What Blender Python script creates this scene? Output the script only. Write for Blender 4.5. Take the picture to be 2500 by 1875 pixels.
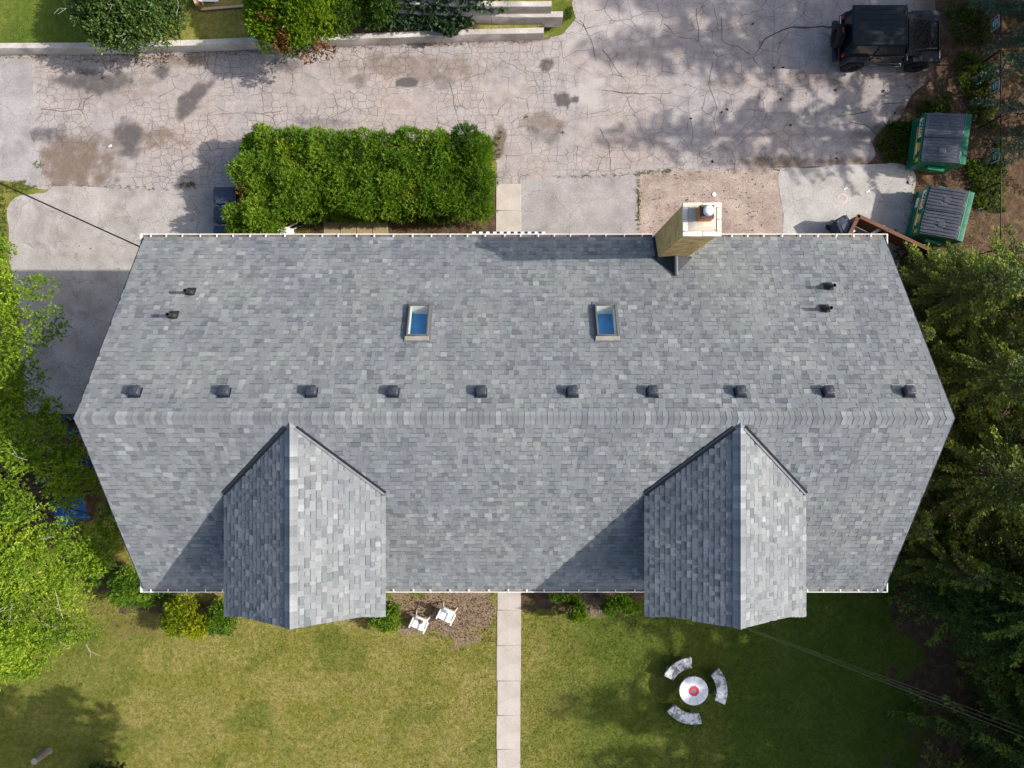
import bpy, bmesh, math, random
import numpy as np
from mathutils import Vector, Matrix, Euler

random.seed(7)
rng = np.random.default_rng(11)
R = math.radians
PI = math.pi
scene = bpy.context.scene
for o in list(bpy.data.objects):
    bpy.data.objects.remove(o)
col = scene.collection

# ------------------------------------------------------------------ camera, sky, sun, exposure
CAMH, FPX = 27.0, 1736.0
cam_d = bpy.data.cameras.new('camera')
cam_d.sensor_width = 36.0
cam_d.lens = 36.0 * FPX / 2500.0
cam_d.clip_end = 1000
cam = bpy.data.objects.new('camera', cam_d)
cam.location = (0, 0, CAMH)
col.objects.link(cam)
scene.camera = cam

SUN_EL = 35.0
world = bpy.data.worlds.new('World')
scene.world = world
world.use_nodes = True
wn = world.node_tree
bg = wn.nodes['Background']
sky = wn.nodes.new('ShaderNodeTexSky')
sky.sky_type = 'NISHITA'
sky.sun_disc = False
sky.sun_elevation = R(SUN_EL)
sky.sun_rotation = R(91)
wn.links.new(sky.outputs[0], bg.inputs[0])
sky.air_density = 0.8
sky.dust_density = 3.0
sky.ozone_density = 0.3
bg.inputs[1].default_value = 0.15

sd = bpy.data.lights.new('sun', 'SUN')
sd.energy = 4.0
sd.angle = R(0.7)
sd.color = (1.0, 0.93, 0.84)
sun = bpy.data.objects.new('sun', sd)
sdir = Vector((-math.cos(R(SUN_EL)), -0.012, -math.sin(R(SUN_EL))))
sun.rotation_euler = sdir.to_track_quat('-Z', 'Y').to_euler()
sun.location = (30, 0, 30)
col.objects.link(sun)

scene.view_settings.view_transform = 'Standard'
scene.view_settings.look = 'None'
scene.view_settings.gamma = 1.0
scene.view_settings.use_curve_mapping = False
scene.view_settings.exposure = 0.62

# ------------------------------------------------------------------ helpers
def W(px, py, z=0.0):
    """the place at height z that the photograph shows at this point"""
    d = (CAMH - z) / FPX
    return ((px - 1250) * d, (937.5 - py) * d, z)

def W2(px, py, z=0.0):
    return W(px, py, z)[:2]

def tag(o, label=None, cat=None, group=None, kind=None):
    if label: o['label'] = label
    if cat: o['category'] = cat
    if group: o['group'] = group
    if kind: o['kind'] = kind
    return o

def thing(name, label, cat, loc=(0, 0, 0), rz=0.0, group=None):
    o = bpy.data.objects.new(name, None)
    o.empty_display_size = 0.3
    o.location = loc
    o.rotation_euler = (0, 0, rz)
    col.objects.link(o)
    return tag(o, label, cat, group)

def link(name, me, m=None, parent=None, loc=None, rot=None, kind=None, label=None):
    o = bpy.data.objects.new(name, me)
    if m is not None and len(me.materials) == 0:
        me.materials.append(m)
    col.objects.link(o)
    if parent is not None: o.parent = parent
    if loc is not None: o.location = loc
    if rot is not None: o.rotation_euler = rot
    if kind: o['kind'] = kind
    if label: o['label'] = label
    return o

def np_mesh(name, V, F, attrs=None, smooth=False, dom='FACE'):
    """V (n,3), F (m,k) with a fixed k"""
    V = np.ascontiguousarray(V, dtype=np.float32)
    F = np.ascontiguousarray(F, dtype=np.int32)
    me = bpy.data.meshes.new(name)
    m, k = F.shape
    me.vertices.add(len(V))
    me.vertices.foreach_set('co', V.ravel())
    me.loops.add(m * k)
    me.loops.foreach_set('vertex_index', F.ravel())
    me.polygons.add(m)
    me.polygons.foreach_set('loop_start', np.arange(0, m * k, k, dtype=np.int32))
    me.polygons.foreach_set('loop_total', np.full(m, k, dtype=np.int32))
    me.polygons.foreach_set('use_smooth', np.full(m, bool(smooth), dtype=bool))
    me.update(calc_edges=True)
    for an, av in (attrs or {}).items():
        a = me.attributes.new(an, 'FLOAT', dom)
        a.data.foreach_set('value', np.ascontiguousarray(av, dtype=np.float32))
    return me

class MB:
    """collects shapes that become ONE mesh"""
    def __init__(s): s.v = []; s.f = []; s.sm = []
    def add(s, vs, fs, smooth=False):
        b = len(s.v)
        s.v += [tuple(p) for p in vs]
        s.f += [tuple(i + b for i in f) for f in fs]
        s.sm += [smooth] * len(fs)
        return s
    def box(s, c, size, rot=None, M=None):
        hx, hy, hz = size[0] / 2, size[1] / 2, size[2] / 2
        vs = [Vector((x, y, z)) for x in (-hx, hx) for y in (-hy, hy) for z in (-hz, hz)]
        if rot is not None:
            e = Euler(rot).to_matrix()
            vs = [e @ p for p in vs]
        vs = [p + Vector(c) for p in vs]
        if M is not None: vs = [M @ p for p in vs]
        return s.add(vs, [(0, 1, 3, 2), (4, 6, 7, 5), (0, 4, 5, 1), (2, 3, 7, 6), (0, 2, 6, 4), (1, 5, 7, 3)])
    def rbox(s, c, size, r=0.02, seg=2, rot=None, M=None):
        bm = bmesh.new()
        bmesh.ops.create_cube(bm, size=1)
        bmesh.ops.scale(bm, vec=size, verts=bm.verts)
        bmesh.ops.bevel(bm, geom=list(bm.edges), offset=r, segments=seg, affect='EDGES', profile=0.5)
        e = Euler(rot).to_matrix() if rot is not None else None
        vs = []
        for v in bm.verts:
            p = v.co.copy()
            if e: p = e @ p
            p = p + Vector(c)
            if M is not None: p = M @ p
            vs.append(p)
        bm.verts.index_update()
        fs = [[v.index for v in f.verts] for f in bm.faces]
        bm.free()
        return s.add(vs, fs, True)
    def prism(s, poly, a0, a1, axis='z', M=None):
        n = len(poly)
        def mk(p, a):
            if axis == 'z': q = (p[0], p[1], a)
            elif axis == 'y': q = (p[0], a, p[1])
            else: q = (a, p[0], p[1])
            q = Vector(q)
            return M @ q if M is not None else q
        vs = [mk(p, a0) for p in poly] + [mk(p, a1) for p in poly]
        fs = [tuple(range(n - 1, -1, -1)), tuple(range(n, 2 * n))]
        fs += [(i, (i + 1) % n, n + (i + 1) % n, n + i) for i in range(n)]
        return s.add(vs, fs)
    def tube(s, pts, rad, n=6, cap=True):
        pts = [Vector(p) for p in pts]
        if not hasattr(rad, '__len__'): rad = [rad] * len(pts)
        vs = []; fs = []
        for i, p in enumerate(pts):
            t = (pts[min(i + 1, len(pts) - 1)] - pts[max(i - 1, 0)]).normalized()
            up = Vector((0, 0, 1)) if abs(t.z) < 0.9 else Vector((1, 0, 0))
            a = t.cross(up).normalized(); b = t.cross(a)
            for k in range(n):
                an = 2 * PI * k / n
                vs.append(p + a * (math.cos(an) * rad[i]) + b * (math.sin(an) * rad[i]))
        for i in range(len(pts) - 1):
            for k in range(n):
                fs.append((i * n + k, i * n + (k + 1) % n, (i + 1) * n + (k + 1) % n, (i + 1) * n + k))
        s.add(vs, fs, n > 4)
        if cap:
            b = len(s.v) - len(vs)
            s.f.append(tuple(b + k for k in range(n)))
            s.f.append(tuple(b + (len(pts) - 1) * n + k for k in range(n - 1, -1, -1)))
            s.sm += [False, False]
        return s
    def lathe(s, prof, c=(0, 0, 0), n=24, M=None):
        vs = []; fs = []
        for r, z in prof:
            for k in range(n):
                a = 2 * PI * k / n
                p = Vector((c[0] + r * math.cos(a), c[1] + r * math.sin(a), c[2] + z))
                vs.append(M @ p if M is not None else p)
        for i in range(len(prof) - 1):
            for k in range(n):
                fs.append((i * n + k, i * n + (k + 1) % n, (i + 1) * n + (k + 1) % n, (i + 1) * n + k))
        return s.add(vs, fs, True)
    def mesh(s, name):
        me = bpy.data.meshes.new(name)
        me.from_pydata(s.v, [], s.f)
        me.polygons.foreach_set('use_smooth', s.sm)
        me.update()
        bm = bmesh.new(); bm.from_mesh(me)
        bmesh.ops.recalc_face_normals(bm, faces=bm.faces)
        bm.to_mesh(me); bm.free()
        try: me.set_sharp_from_angle(angle=R(38))
        except Exception: pass
        return me
    def build(s, name, m, parent=None, loc=None, rot=None, label=None, kind=None):
        return link(name, s.mesh(name), m, parent, loc, rot, kind, label)

# ---- smooth random fields for outlines and masks
_lat = {}
def vn(x, y, seed=0):
    """value noise 0..1"""
    if seed not in _lat:
        _lat[seed] = np.random.default_rng(100 + seed).random((256, 256))
    L = _lat[seed]
    x = np.asarray(x, float); y = np.asarray(y, float)
    xi = np.floor(x).astype(int); yi = np.floor(y).astype(int)
    fx = x - xi; fy = y - yi
    fx = fx * fx * (3 - 2 * fx); fy = fy * fy * (3 - 2 * fy)
    g = lambda a, b: L[a % 256, b % 256]
    return (g(xi, yi) * (1 - fx) + g(xi + 1, yi) * fx) * (1 - fy) + (g(xi, yi + 1) * (1 - fx) + g(xi + 1, yi + 1) * fx) * fy

def fbm(x, y, seed=0, o=3):
    t = 0; a = 0.5; tot = 0
    for i in range(o):
        t = t + a * vn(x * 2 ** i, y * 2 ** i, seed + i); tot += a; a *= 0.5
    return t / tot

def sst(a, b, x):
    t = np.clip((x - a) / (b - a), 0, 1)
    return t * t * (3 - 2 * t)

def poly_sdf(P, poly):
    """signed distance, negative inside; also the nearest outline point"""
    P = np.asarray(P, float); Q = np.asarray(poly, float)
    best = np.full(len(P), 1e9); near = P.copy()
    inside = np.zeros(len(P), bool)
    for i in range(len(Q)):
        a = Q[i]; b = Q[(i + 1) % len(Q)]
        ab = b - a
        t = np.clip(((P - a) @ ab) / max(ab @ ab, 1e-12), 0, 1)
        c = a + t[:, None] * ab
        d = np.hypot(*(P - c).T)
        m = d < best
        best[m] = d[m]; near[m] = c[m]
        cr = ((a[1] > P[:, 1]) != (b[1] > P[:, 1]))
        if cr.any():
            xx = (b[0] - a[0]) * (P[:, 1] - a[1]) / (b[1] - a[1] + 1e-12) + a[0]
            inside ^= cr & (P[:, 0] < xx)
    return np.where(inside, -best, best), near

def rough_poly(poly, step=0.25, amp=0.04, seed=3):
    out = []
    n = len(poly)
    for i in range(n):
        a = np.array(poly[i][:2], float); b = np.array(poly[(i + 1) % n][:2], float)
        L = np.hypot(*(b - a)); k = max(1, int(L / step))
        nrm = np.array([-(b - a)[1], (b - a)[0]]) / max(L, 1e-9)
        for j in range(k):
            p = a + (b - a) * j / k
            if amp: p = p + nrm * amp * 2 * (fbm(p[0] * 1.7 + seed * 9, p[1] * 1.7, seed) - 0.5) * 2
            out.append(p)
    return np.array(out)

def sheet(name, poly, cell, z, m, fn=None, amp=0.04, parent=None, kind='structure', seed=3, zfn=None):
    """a flat sheet on a fine grid whose rim follows the outline"""
    Q = rough_poly(poly, min(0.25, cell * 2), amp, seed)
    x0, y0 = Q.min(0) - cell; x1, y1 = Q.max(0) + cell
    nx = int((x1 - x0) / cell) + 2; ny = int((y1 - y0) / cell) + 2
    gx, gy = np.meshgrid(x0 + cell * np.arange(nx), y0 + cell * np.arange(ny), indexing='ij')
    P = np.stack([gx.ravel(), gy.ravel()], 1)
    sdv, near = poly_sdf(P, Q)
    idx = np.arange(nx * ny).reshape(nx, ny)
    F = np.stack([idx[:-1, :-1].ravel(), idx[1:, :-1].ravel(), idx[1:, 1:].ravel(), idx[:-1, 1:].ravel()], 1)
    keep = (sdv[F] < 0).sum(1) >= 3
    F = F[keep]
    # rim = corners of kept cells that some dropped cell shares
    cnt = np.zeros(len(P), int)
    np.add.at(cnt, F.ravel(), 1)
    rim = (cnt > 0) & (cnt < 4)
    P[rim] = near[rim]
    used = np.unique(F)
    re = np.full(len(P), -1); re[used] = np.arange(len(used))
    P = P[used]; F = re[F]
    Z = np.full(len(P), z)
    if zfn is not None: Z = Z + zfn(P[:, 0], P[:, 1])
    at = fn(1250 + P[:, 0] * FPX / CAMH, 937.5 - P[:, 1] * FPX / CAMH) if fn else None
    me = np_mesh(name, np.column_stack([P, Z]), F, at, True, 'POINT')
    return link(name, me, m, parent, kind=kind)

def blob(px, py, cx, cy, rx, ry, ang=0.0, soft=0.45, seed=20, warp=0.7):
    dx = px - cx; dy = py - cy
    c, s = math.cos(R(ang)), math.sin(R(ang))
    u = (dx * c + dy * s) / rx; v = (-dx * s + dy * c) / ry
    r = np.hypot(u, v) + (fbm(px / 22.0 + cx, py / 22.0, seed) - 0.5) * 2 * warp
    return 1 - sst(1 - soft, 1 + soft, r)

def allmax(*a):
    out = a[0]
    for b in a[1:]: out = np.maximum(out, b)
    return out

# ------------------------------------------------------------------ node helpers
class NT:
    def __init__(s, name):
        s.m = bpy.data.materials.new(name); s.m.use_nodes = True
        s.t = s.m.node_tree; s.b = s.t.nodes['Principled BSDF']; s.out = s.t.nodes['Material Output']
    def n(s, typ, ins=None, **props):
        nd = s.t.nodes.new('ShaderNode' + typ)
        for k, v in props.items(): setattr(nd, k, v)
        for k, v in (ins or {}).items(): s.set(nd.inputs[k], v)
        return nd
    def set(s, sock, v):
        if isinstance(v, bpy.types.NodeSocket): s.t.links.new(v, sock)
        else:
            if hasattr(sock.default_value, '__len__') and not hasattr(v, '__len__'): v = (v, v, v)
            if hasattr(v, '__len__') and len(v) == 3 and len(sock.default_value) == 4: v = (*v, 1)
            sock.default_value = v
    def co(s): return s.n('TexCoord').outputs['Object']
    def attr(s, name): return s.n('Attribute', attribute_name=name).outputs['Fac']
    def noise(s, scale, detail=3, rough=0.55, vec=None, dist=0.0):
        return s.n('TexNoise', {'Vector': vec if vec is not None else s.co(), 'Scale': scale, 'Detail': detail, 'Roughness': rough, 'Distortion': dist}).outputs['Fac']
    def math(s, op, a, b=0.0, c=None, clamp=False):
        nd = s.t.nodes.new('ShaderNodeMath'); nd.operation = op; nd.use_clamp = clamp
        s.set(nd.inputs[0], a); s.set(nd.inputs[1], b)
        if c is not None: s.set(nd.inputs[2], c)
        return nd.outputs[0]
    def mix(s, f, a, b, blend='MIX'):
        nd = s.t.nodes.new('ShaderNodeMix'); nd.data_type = 'RGBA'; nd.blend_type = blend
        s.set(nd.inputs[0], f); s.set(nd.inputs[6], a); s.set(nd.inputs[7], b)
        return nd.outputs[2]
    def ramp(s, f, stops):
        nd = s.t.nodes.new('ShaderNodeValToRGB'); cr = nd.color_ramp
        while len(cr.elements) < len(stops): cr.elements.new(0.5)
        for e, (p, c) in zip(cr.elements, stops):
            e.position = p
            e.color = (c, c, c, 1) if not hasattr(c, '__len__') else (*c[:3], 1)
        s.set(nd.inputs[0], f)
        return nd.outputs[0]
    def maprange(s, v, a, b, c=0.0, d=1.0):
        nd = s.n('MapRange', {'Value': v, 'From Min': a, 'From Max': b, 'To Min': c, 'To Max': d}, interpolation_type='SMOOTHSTEP')
        return nd.outputs[0]
    def bump(s, h, strength=0.3, dist=0.02):
        nd = s.n('Bump', {'Height': h, 'Strength': strength, 'Distance': dist})
        s.t.links.new(nd.outputs[0], s.b.inputs['Normal'])
    def fin(s, colr, rough=0.8, metal=0.0, spec=0.3, coat=0.0):
        s.set(s.b.inputs['Base Color'], colr); s.set(s.b.inputs['Roughness'], rough)
        s.set(s.b.inputs['Metallic'], metal); s.set(s.b.inputs['Specular IOR Level'], spec)
        if coat: s.b.inputs['Coat Weight'].default_value = coat
        return s.m

def plain(name, c, rough=0.6, metal=0.0, spec=0.4, var=0.18, scale=6.0, coat=0.0, bump=0.0):
    t = NT(name)
    f = t.noise(scale, 4, 0.6)
    c = np.array(c)
    colr = t.ramp(f, [(0.3, tuple(c * (1 - var))), (0.7, tuple(np.minimum(c * (1 + var), 1)))])
    r = t.maprange(t.noise(scale * 2.3, 2), 0.3, 0.7, max(rough - 0.08, 0.02), min(rough + 0.08, 1))
    if bump: t.bump(t.noise(scale * 10, 3), bump, 0.01)
    return t.fin(colr, r, metal, spec, coat)

# ------------------------------------------------------------------ materials
def mat_shingle():
    t = NT('asphalt_shingle')
    tone = t.attr('tone')
    c = t.ramp(tone, [(0.0, (0.05, 0.061, 0.07)), (0.18, (0.13, 0.146, 0.156)), (0.45, (0.2, 0.218, 0.226)),
                      (0.68, (0.236, 0.254, 0.261)), (1.0, (0.29, 0.309, 0.315))])
    co = t.co()
    g = t.noise(95.0, 2, 0.7, co)
    c = t.mix(0.55, c, t.ramp(g, [(0.25, 0.25), (0.5, 0.95), (0.75, 1.6)]), 'MULTIPLY')
    big = t.noise(0.55, 3, 0.5, co)
    c = t.mix(1.0, c, t.ramp(big, [(0.3, (0.88, 0.89, 0.93)), (0.7, (1.06, 1.05, 1.02))]), 'MULTIPLY')
    hue = t.noise(5.0, 2, 0.5, co)
    c = t.mix(0.5, c, t.ramp(hue, [(0.35, (1.03, 0.97, 1.04)), (0.65, (0.96, 1.03, 1.0))]), 'MULTIPLY')
    mp = t.n('Mapping', {'Vector': co, 'Scale': (2.6, 0.22, 0.22)}).outputs[0]
    st = t.noise(1.0, 4, 0.6, mp)
    c = t.mix(0.8, c, t.ramp(st, [(0.3, (0.86, 0.87, 0.88)), (0.7, (1.1, 1.09, 1.07))]), 'MULTIPLY')
    bl = t.noise(1.7, 5, 0.7, co)
    c = t.mix(0.7, c, t.ramp(bl, [(0.3, (0.86, 0.86, 0.88)), (0.7, (1.1, 1.1, 1.07))]), 'MULTIPLY')
    t.bump(g, 0.35, 0.006)
    return t.fin(c, 0.92, 0, 0.15)

def mat_lot():
    t = NT('cracked_asphalt')
    co = t.co()
    w1 = t.n('TexNoise', {'Vector': co, 'Scale': 1.3, 'Detail': 3.0}).outputs['Color']
    w = t.n('VectorMath', {0: w1, 1: (0.5, 0.5, 0.5)}, operation='SUBTRACT').outputs[0]
    w = t.n('VectorMath', {0: w, 'Scale': 0.4}, operation='SCALE').outputs[0]
    cw = t.n('VectorMath', {0: co, 1: w}, operation='ADD').outputs[0]
    def vor(sx, sy, rnd):
        mp = t.n('Mapping', {'Vector': cw, 'Scale': (sx, sy, 1.0)}).outputs[0]
        return t.n('TexVoronoi', {'Vector': mp, 'Scale': 1.0, 'Randomness': rnd}, feature='DISTANCE_TO_EDGE', voronoi_dimensions='2D').outputs['Distance']
    small = vor(3.3, 3.8, 0.66)
    mid = vor(1.05, 1.35, 0.85)
    large = vor(0.42, 0.52, 0.95)
    cb = t.attr('coarse')          # 1 where the slabs are large
    sm = t.attr('smooth')          # 1 where nothing has cracked
    rough_n = t.math('MULTIPLY', t.math('SUBTRACT', t.noise(3.0, 6, 0.75, co), 0.5), 1.5)
    br = t.attr('brown'); dk = t.attr('dark'); pale = t.attr('pale')
    br = t.maprange(t.math('ADD', br, t.math('MULTIPLY', rough_n, t.math('ADD', br, 0.12))), 0.02, 0.85)
    dk = t.maprange(t.math('ADD', dk, t.math('MULTIPLY', rough_n, t.math('ADD', dk, 0.08))), 0.04, 0.85)
    k1 = t.maprange(small, 0.006, 0.036, 1, 0)
    vary = t.maprange(t.noise(0.5, 3, 0.6, co), 0.36, 0.56)
    k1 = t.math('MULTIPLY', k1, t.math('SUBTRACT', 1.0, t.math('MULTIPLY', cb, 0.5)))
    k1 = t.math('MULTIPLY', k1, t.math('ADD', t.math('MULTIPLY', vary, 0.85), 0.15))
    k2 = t.math('MULTIPLY', t.maprange(mid, 0.004, 0.018, .85, 0), t.maprange(t.noise(0.9, 2, 0.5, co), 0.35, 0.6))
    k3 = t.maprange(large, 0.003, 0.014, 1, 0)
    k = t.math('MAXIMUM', t.math('MAXIMUM', k1, k2), t.math('MULTIPLY', k3, t.math('ADD', 0.1, t.math('MULTIPLY', cb, 0.25))))
    k = t.math('MULTIPLY', k, t.math('SUBTRACT', 1.0, sm))
    cell = t.noise(2.2, 4, 0.65, co)
    base = t.ramp(cell, [(0.25, (0.245, 0.223, 0.212)), (0.5, (0.325, 0.3, 0.286)), (0.75, (0.405, 0.375, 0.358))])
    warm = t.noise(0.35, 3, 0.5, co)
    base = t.mix(0.8, base, t.ramp(warm, [(0.35, (0.95, 0.97, 1.03)), (0.65, (1.06, 0.99, 0.95))]), 'MULTIPLY')
    base = t.mix(t.math('MULTIPLY', pale, 0.7), base, (0.45, 0.42, 0.4))
    base = t.mix(t.math('MULTIPLY', br, 0.9), base, (0.15, 0.11, 0.082))
    base = t.mix(t.math('MULTIPLY', dk, 0.95), base, (0.092, 0.084, 0.086))
    grain = t.noise(42.0, 2, 0.7, co)
    base = t.mix(0.55, base, t.ramp(grain, [(0.25, 0.55), (0.5, 1.0), (0.75, 1.45)]), 'MULTIPLY')
    ckc = t.mix(t.maprange(t.noise(1.1, 2, 0.5, co), 0.42, 0.66), (0.06, 0.055, 0.052), (0.13, 0.085, 0.045))
    c = t.mix(t.math('MULTIPLY', k, 0.95), base, ckc)
    h = t.math('SUBTRACT', t.math('MULTIPLY', grain, 0.25), k)
    t.bump(h, 0.6, 0.012)
    return t.fin(c, 0.93, 0, 0.2)

def mat_pave(name, lo, mid, hi, crack=0.25, grain_s=38.0, grain_k=0.5, spots=0.35):
    t = NT(name)
    co = t.co()
    a = t.noise(1.1, 5, 0.62, co)
    c = t.ramp(a, [(0.28, lo), (0.5, mid), (0.72, hi)])
    g = t.noise(grain_s, 3, 0.75, co)
    c = t.mix(grain_k, c, t.ramp(g, [(0.25, 0.45), (0.5, 1.0), (0.75, 1.55)]), 'MULTIPLY')
    st = t.maprange(t.noise(0.6, 5, 0.7, co, 0.6), 0.54, 0.72)
    c = t.mix(t.math('MULTIPLY', st, spots), c, tuple(np.array(lo) * 0.6))
    w1 = t.n('TexNoise', {'Vector': co, 'Scale': 1.6, 'Detail': 4.0}).outputs['Color']
    cw = t.n('VectorMath', {0: co, 1: w1}, operation='ADD').outputs[0]
    v = t.n('TexVoronoi', {'Vector': cw, 'Scale': 0.7}, feature='DISTANCE_TO_EDGE').outputs['Distance']
    k = t.math('MULTIPLY', t.maprange(v, 0.002, 0.012, 1, 0), crack)
    c = t.mix(k, c, tuple(np.array(lo) * 0.35))
    t.bump(t.math('SUBTRACT', t.math('MULTIPLY', g, 0.4), k), 0.4, 0.012)
    return t.fin(c, 0.92, 0, 0.2)

def mat_lawn():
    t = NT('lawn_and_soil')
    co = t.co()
    so = t.attr('soil'); mu = t.attr('mulch'); gr = t.attr('green')
    n1 = t.noise(0.75, 5, 0.68, co)
    n2 = t.noise(5.5, 4, 0.7, co)
    n3 = t.noise(34.0, 2, 0.75, co)
    f = t.math('ADD', t.math('MULTIPLY', n1, 0.45), t.math('MULTIPLY', n2, 0.55))
    dry = t.ramp(f, [(0.36, (0.118, 0.14, 0.022)), (0.47, (0.185, 0.183, 0.038)), (0.56, (0.25, 0.222, 0.07)), (0.66, (0.33, 0.272, 0.118))])
    lush = t.ramp(f, [(0.35, (0.055, 0.09, 0.012)), (0.52, (0.09, 0.13, 0.018)), (0.68, (0.155, 0.175, 0.035))])
    g = t.mix(gr, dry, lush)
    g = t.mix(0.75, g, t.ramp(n3, [(0.25, 0.35), (0.5, 1.0), (0.75, 1.7)]), 'MULTIPLY')
    soil = t.ramp(t.noise(3.2, 6, 0.72, co), [(0.3, (0.05, 0.033, 0.02)), (0.52, (0.105, 0.07, 0.043)), (0.72, (0.2, 0.135, 0.085))])
    soil = t.mix(0.7, soil, t.ramp(n3, [(0.25, 0.4), (0.5, 1.0), (0.75, 1.6)]), 'MULTIPLY')
    ch = t.n('TexVoronoi', {'Vector': co, 'Scale': 38.0}).outputs['Color']
    sep = t.n('SeparateColor', {0: ch}).outputs[0]
    mul = t.ramp(sep, [(0.0, (0.12, 0.084, 0.055)), (0.45, (0.2, 0.143, 0.096)), (0.8, (0.27, 0.2, 0.14)), (1.0, (0.38, 0.3, 0.225))])
    soft = t.math('MULTIPLY', t.math('SUBTRACT', n2, 0.5), 0.9)
    c = t.mix(t.maprange(t.math('ADD', so, soft), 0.32, 0.68), g, soil)
    c = t.mix(t.maprange(t.math('ADD', mu, soft), 0.2, 0.85), c, mul)
    t.bump(t.math('ADD', n3, n2), 0.7, 0.04)
    return t.fin(c, 0.95, 0, 0.1)

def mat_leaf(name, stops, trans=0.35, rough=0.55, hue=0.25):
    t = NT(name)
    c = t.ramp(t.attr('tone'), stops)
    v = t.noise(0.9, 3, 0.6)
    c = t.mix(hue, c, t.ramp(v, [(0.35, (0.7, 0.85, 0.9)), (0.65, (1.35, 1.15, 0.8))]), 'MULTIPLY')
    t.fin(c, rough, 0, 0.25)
    tr = t.n('BsdfTranslucent', {'Color': t.mix(1.0, c, (1.5, 1.5, 0.6), 'MULTIPLY')})
    mx = t.n('MixShader', {0: trans, 1: t.b.outputs[0], 2: tr.outputs[0]})
    t.t.links.new(mx.outputs[0], t.out.inputs['Surface'])
    return t.m

def mat_glass(name, tint=(1, 1, 1), refl=0.12):
    t = NT(name)
    tr = t.n('BsdfTransparent', {'Color': tint})
    gl = t.n('BsdfGlossy', {'Color': (1, 1, 1), 'Roughness': 0.02})
    lw = t.n('LayerWeight', {'Blend': refl}).outputs['Fresnel']
    mx = t.n('MixShader', {0: lw, 1: tr.outputs[0], 2: gl.outputs[0]})
    t.t.links.new(mx.outputs[0], t.out.inputs['Surface'])
    return t.m

def mat_brick(name, a, b, c2):
    t = NT(name)
    r = t.n('ObjectInfo').outputs['Random']
    g = t.n('NewGeometry').outputs['Random Per Island']
    f = t.math('FRACT', t.math('ADD', r, g))
    c = t.ramp(f, [(0.0, a), (0.5, b), (1.0, c2)])
    n = t.noise(30, 4, 0.7)
    c = t.mix(0.5, c, t.ramp(n, [(0.25, 0.6), (0.75, 1.35)]), 'MULTIPLY')
    t.bump(n, 0.4, 0.006)
    return t.fin(c, 0.9, 0, 0.2)

def mat_lichen():
    t = NT('painted_stone_with_lichen')
    co = t.co()
    n = t.noise(5.0, 6, 0.75, co, 0.8)
    m1 = t.maprange(n, 0.46, 0.56)
    big = t.maprange(t.noise(2.4, 2, 0.5, co), 0.36, 0.5)
    m1 = t.math('MULTIPLY', m1, big)
    base = t.ramp(t.noise(9, 3, 0.6, co), [(0.3, (0.68, 0.685, 0.69)), (0.7, (0.8, 0.805, 0.81))])
    c = t.mix(m1, base, t.ramp(t.noise(21, 3, 0.7, co), [(0.3, (0.13, 0.135, 0.12)), (0.7, (0.33, 0.34, 0.32))]))
    t.bump(t.math('SUBTRACT', t.noise(40, 3, 0.6, co), m1), 0.3, 0.008)
    return t.fin(c, 0.8, 0, 0.25)

def mat_bark(name, a, b):
    t = NT(name)
    n = t.noise(9, 5, 0.7, None, 1.0)
    c = t.ramp(n, [(0.3, a), (0.7, b)])
    t.bump(n, 0.7, 0.03)
    return t.fin(c, 0.92, 0, 0.15)

def mat_wood(name, a, b, sc=(2, 30, 30)):
    t = NT(name)
    mp = t.n('Mapping', {'Vector': t.co(), 'Scale': sc}).outputs[0]
    n = t.noise(1.0, 5, 0.65, mp, 0.5)
    c = t.ramp(n, [(0.3, a), (0.7, b)])
    t.bump(n, 0.3, 0.006)
    return t.fin(c, 0.8, 0, 0.25)

MS = mat_shingle()
M_LOT = mat_lot()
M_DRIVE = mat_pave('driveway_asphalt', (0.25, 0.225, 0.207), (0.34, 0.315, 0.295), (0.42, 0.395, 0.375), 0.4, 38, 0.7, 0.5)
M_PAD = mat_pave('parking_pad_asphalt', (0.235, 0.22, 0.218), (0.31, 0.293, 0.29), (0.38, 0.36, 0.352), 0.35, 38, 0.7, 0.5)
M_GRAV = mat_pave('pinkish_gravel', (0.22, 0.17, 0.14), (0.32, 0.26, 0.225), (0.44, 0.36, 0.31), 0.0, 24.0, 0.95, 0.5)
M_CONC = mat_pave('grey_concrete_pad', (0.3, 0.29, 0.272), (0.385, 0.373, 0.355), (0.46, 0.445, 0.425), 0.4, 34, 0.65, 0.55)
M_SLAB = mat_pave('pale_concrete_slab', (0.36, 0.325, 0.29), (0.44, 0.4, 0.36), (0.5, 0.46, 0.42), 0.0, 30, 0.35, 0.4)
M_TAN = mat_pave('tan_paving_stone', (0.26, 0.21, 0.12), (0.31, 0.255, 0.155), (0.37, 0.3, 0.19), 0.0, 30, 0.35, 0.4)
M_WALLC = mat_pave('weathered_concrete', (0.34, 0.31, 0.275), (0.48, 0.45, 0.41), (0.62, 0.585, 0.54), 0.2, 26, 0.5, 0.6)
M_LAWN = mat_lawn()
M_FLASH = plain('dark_metal_flashing', (0.02, 0.025, 0.034), 0.6, 0.1, 0.25)
M_FLASHG = plain('grey_metal_flashing', (0.125, 0.132, 0.145), 0.65, 0.0, 0.2)
M_DECK = plain('dark_roof_underlay', (0.05, 0.055, 0.06), 0.9)
M_WHITE = plain('white_painted_metal', (0.76, 0.75, 0.72), 0.4, 0, 0.4, 0.06)
M_CREAM = plain('leaf_stained_gutter_lining', (0.17, 0.13, 0.1), 0.6, 0, 0.3, 0.35, 4)
M_GUT = plain('grey_gutter_lining', (0.22, 0.215, 0.205), 0.7, 0, 0.2, 0.3, 4)
M_PLAST = plain('white_plastic', (0.82, 0.82, 0.82), 0.38, 0, 0.45, 0.03)
M_SIDING = plain('house_brickwork', (0.32, 0.2, 0.14), 0.9)
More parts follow.
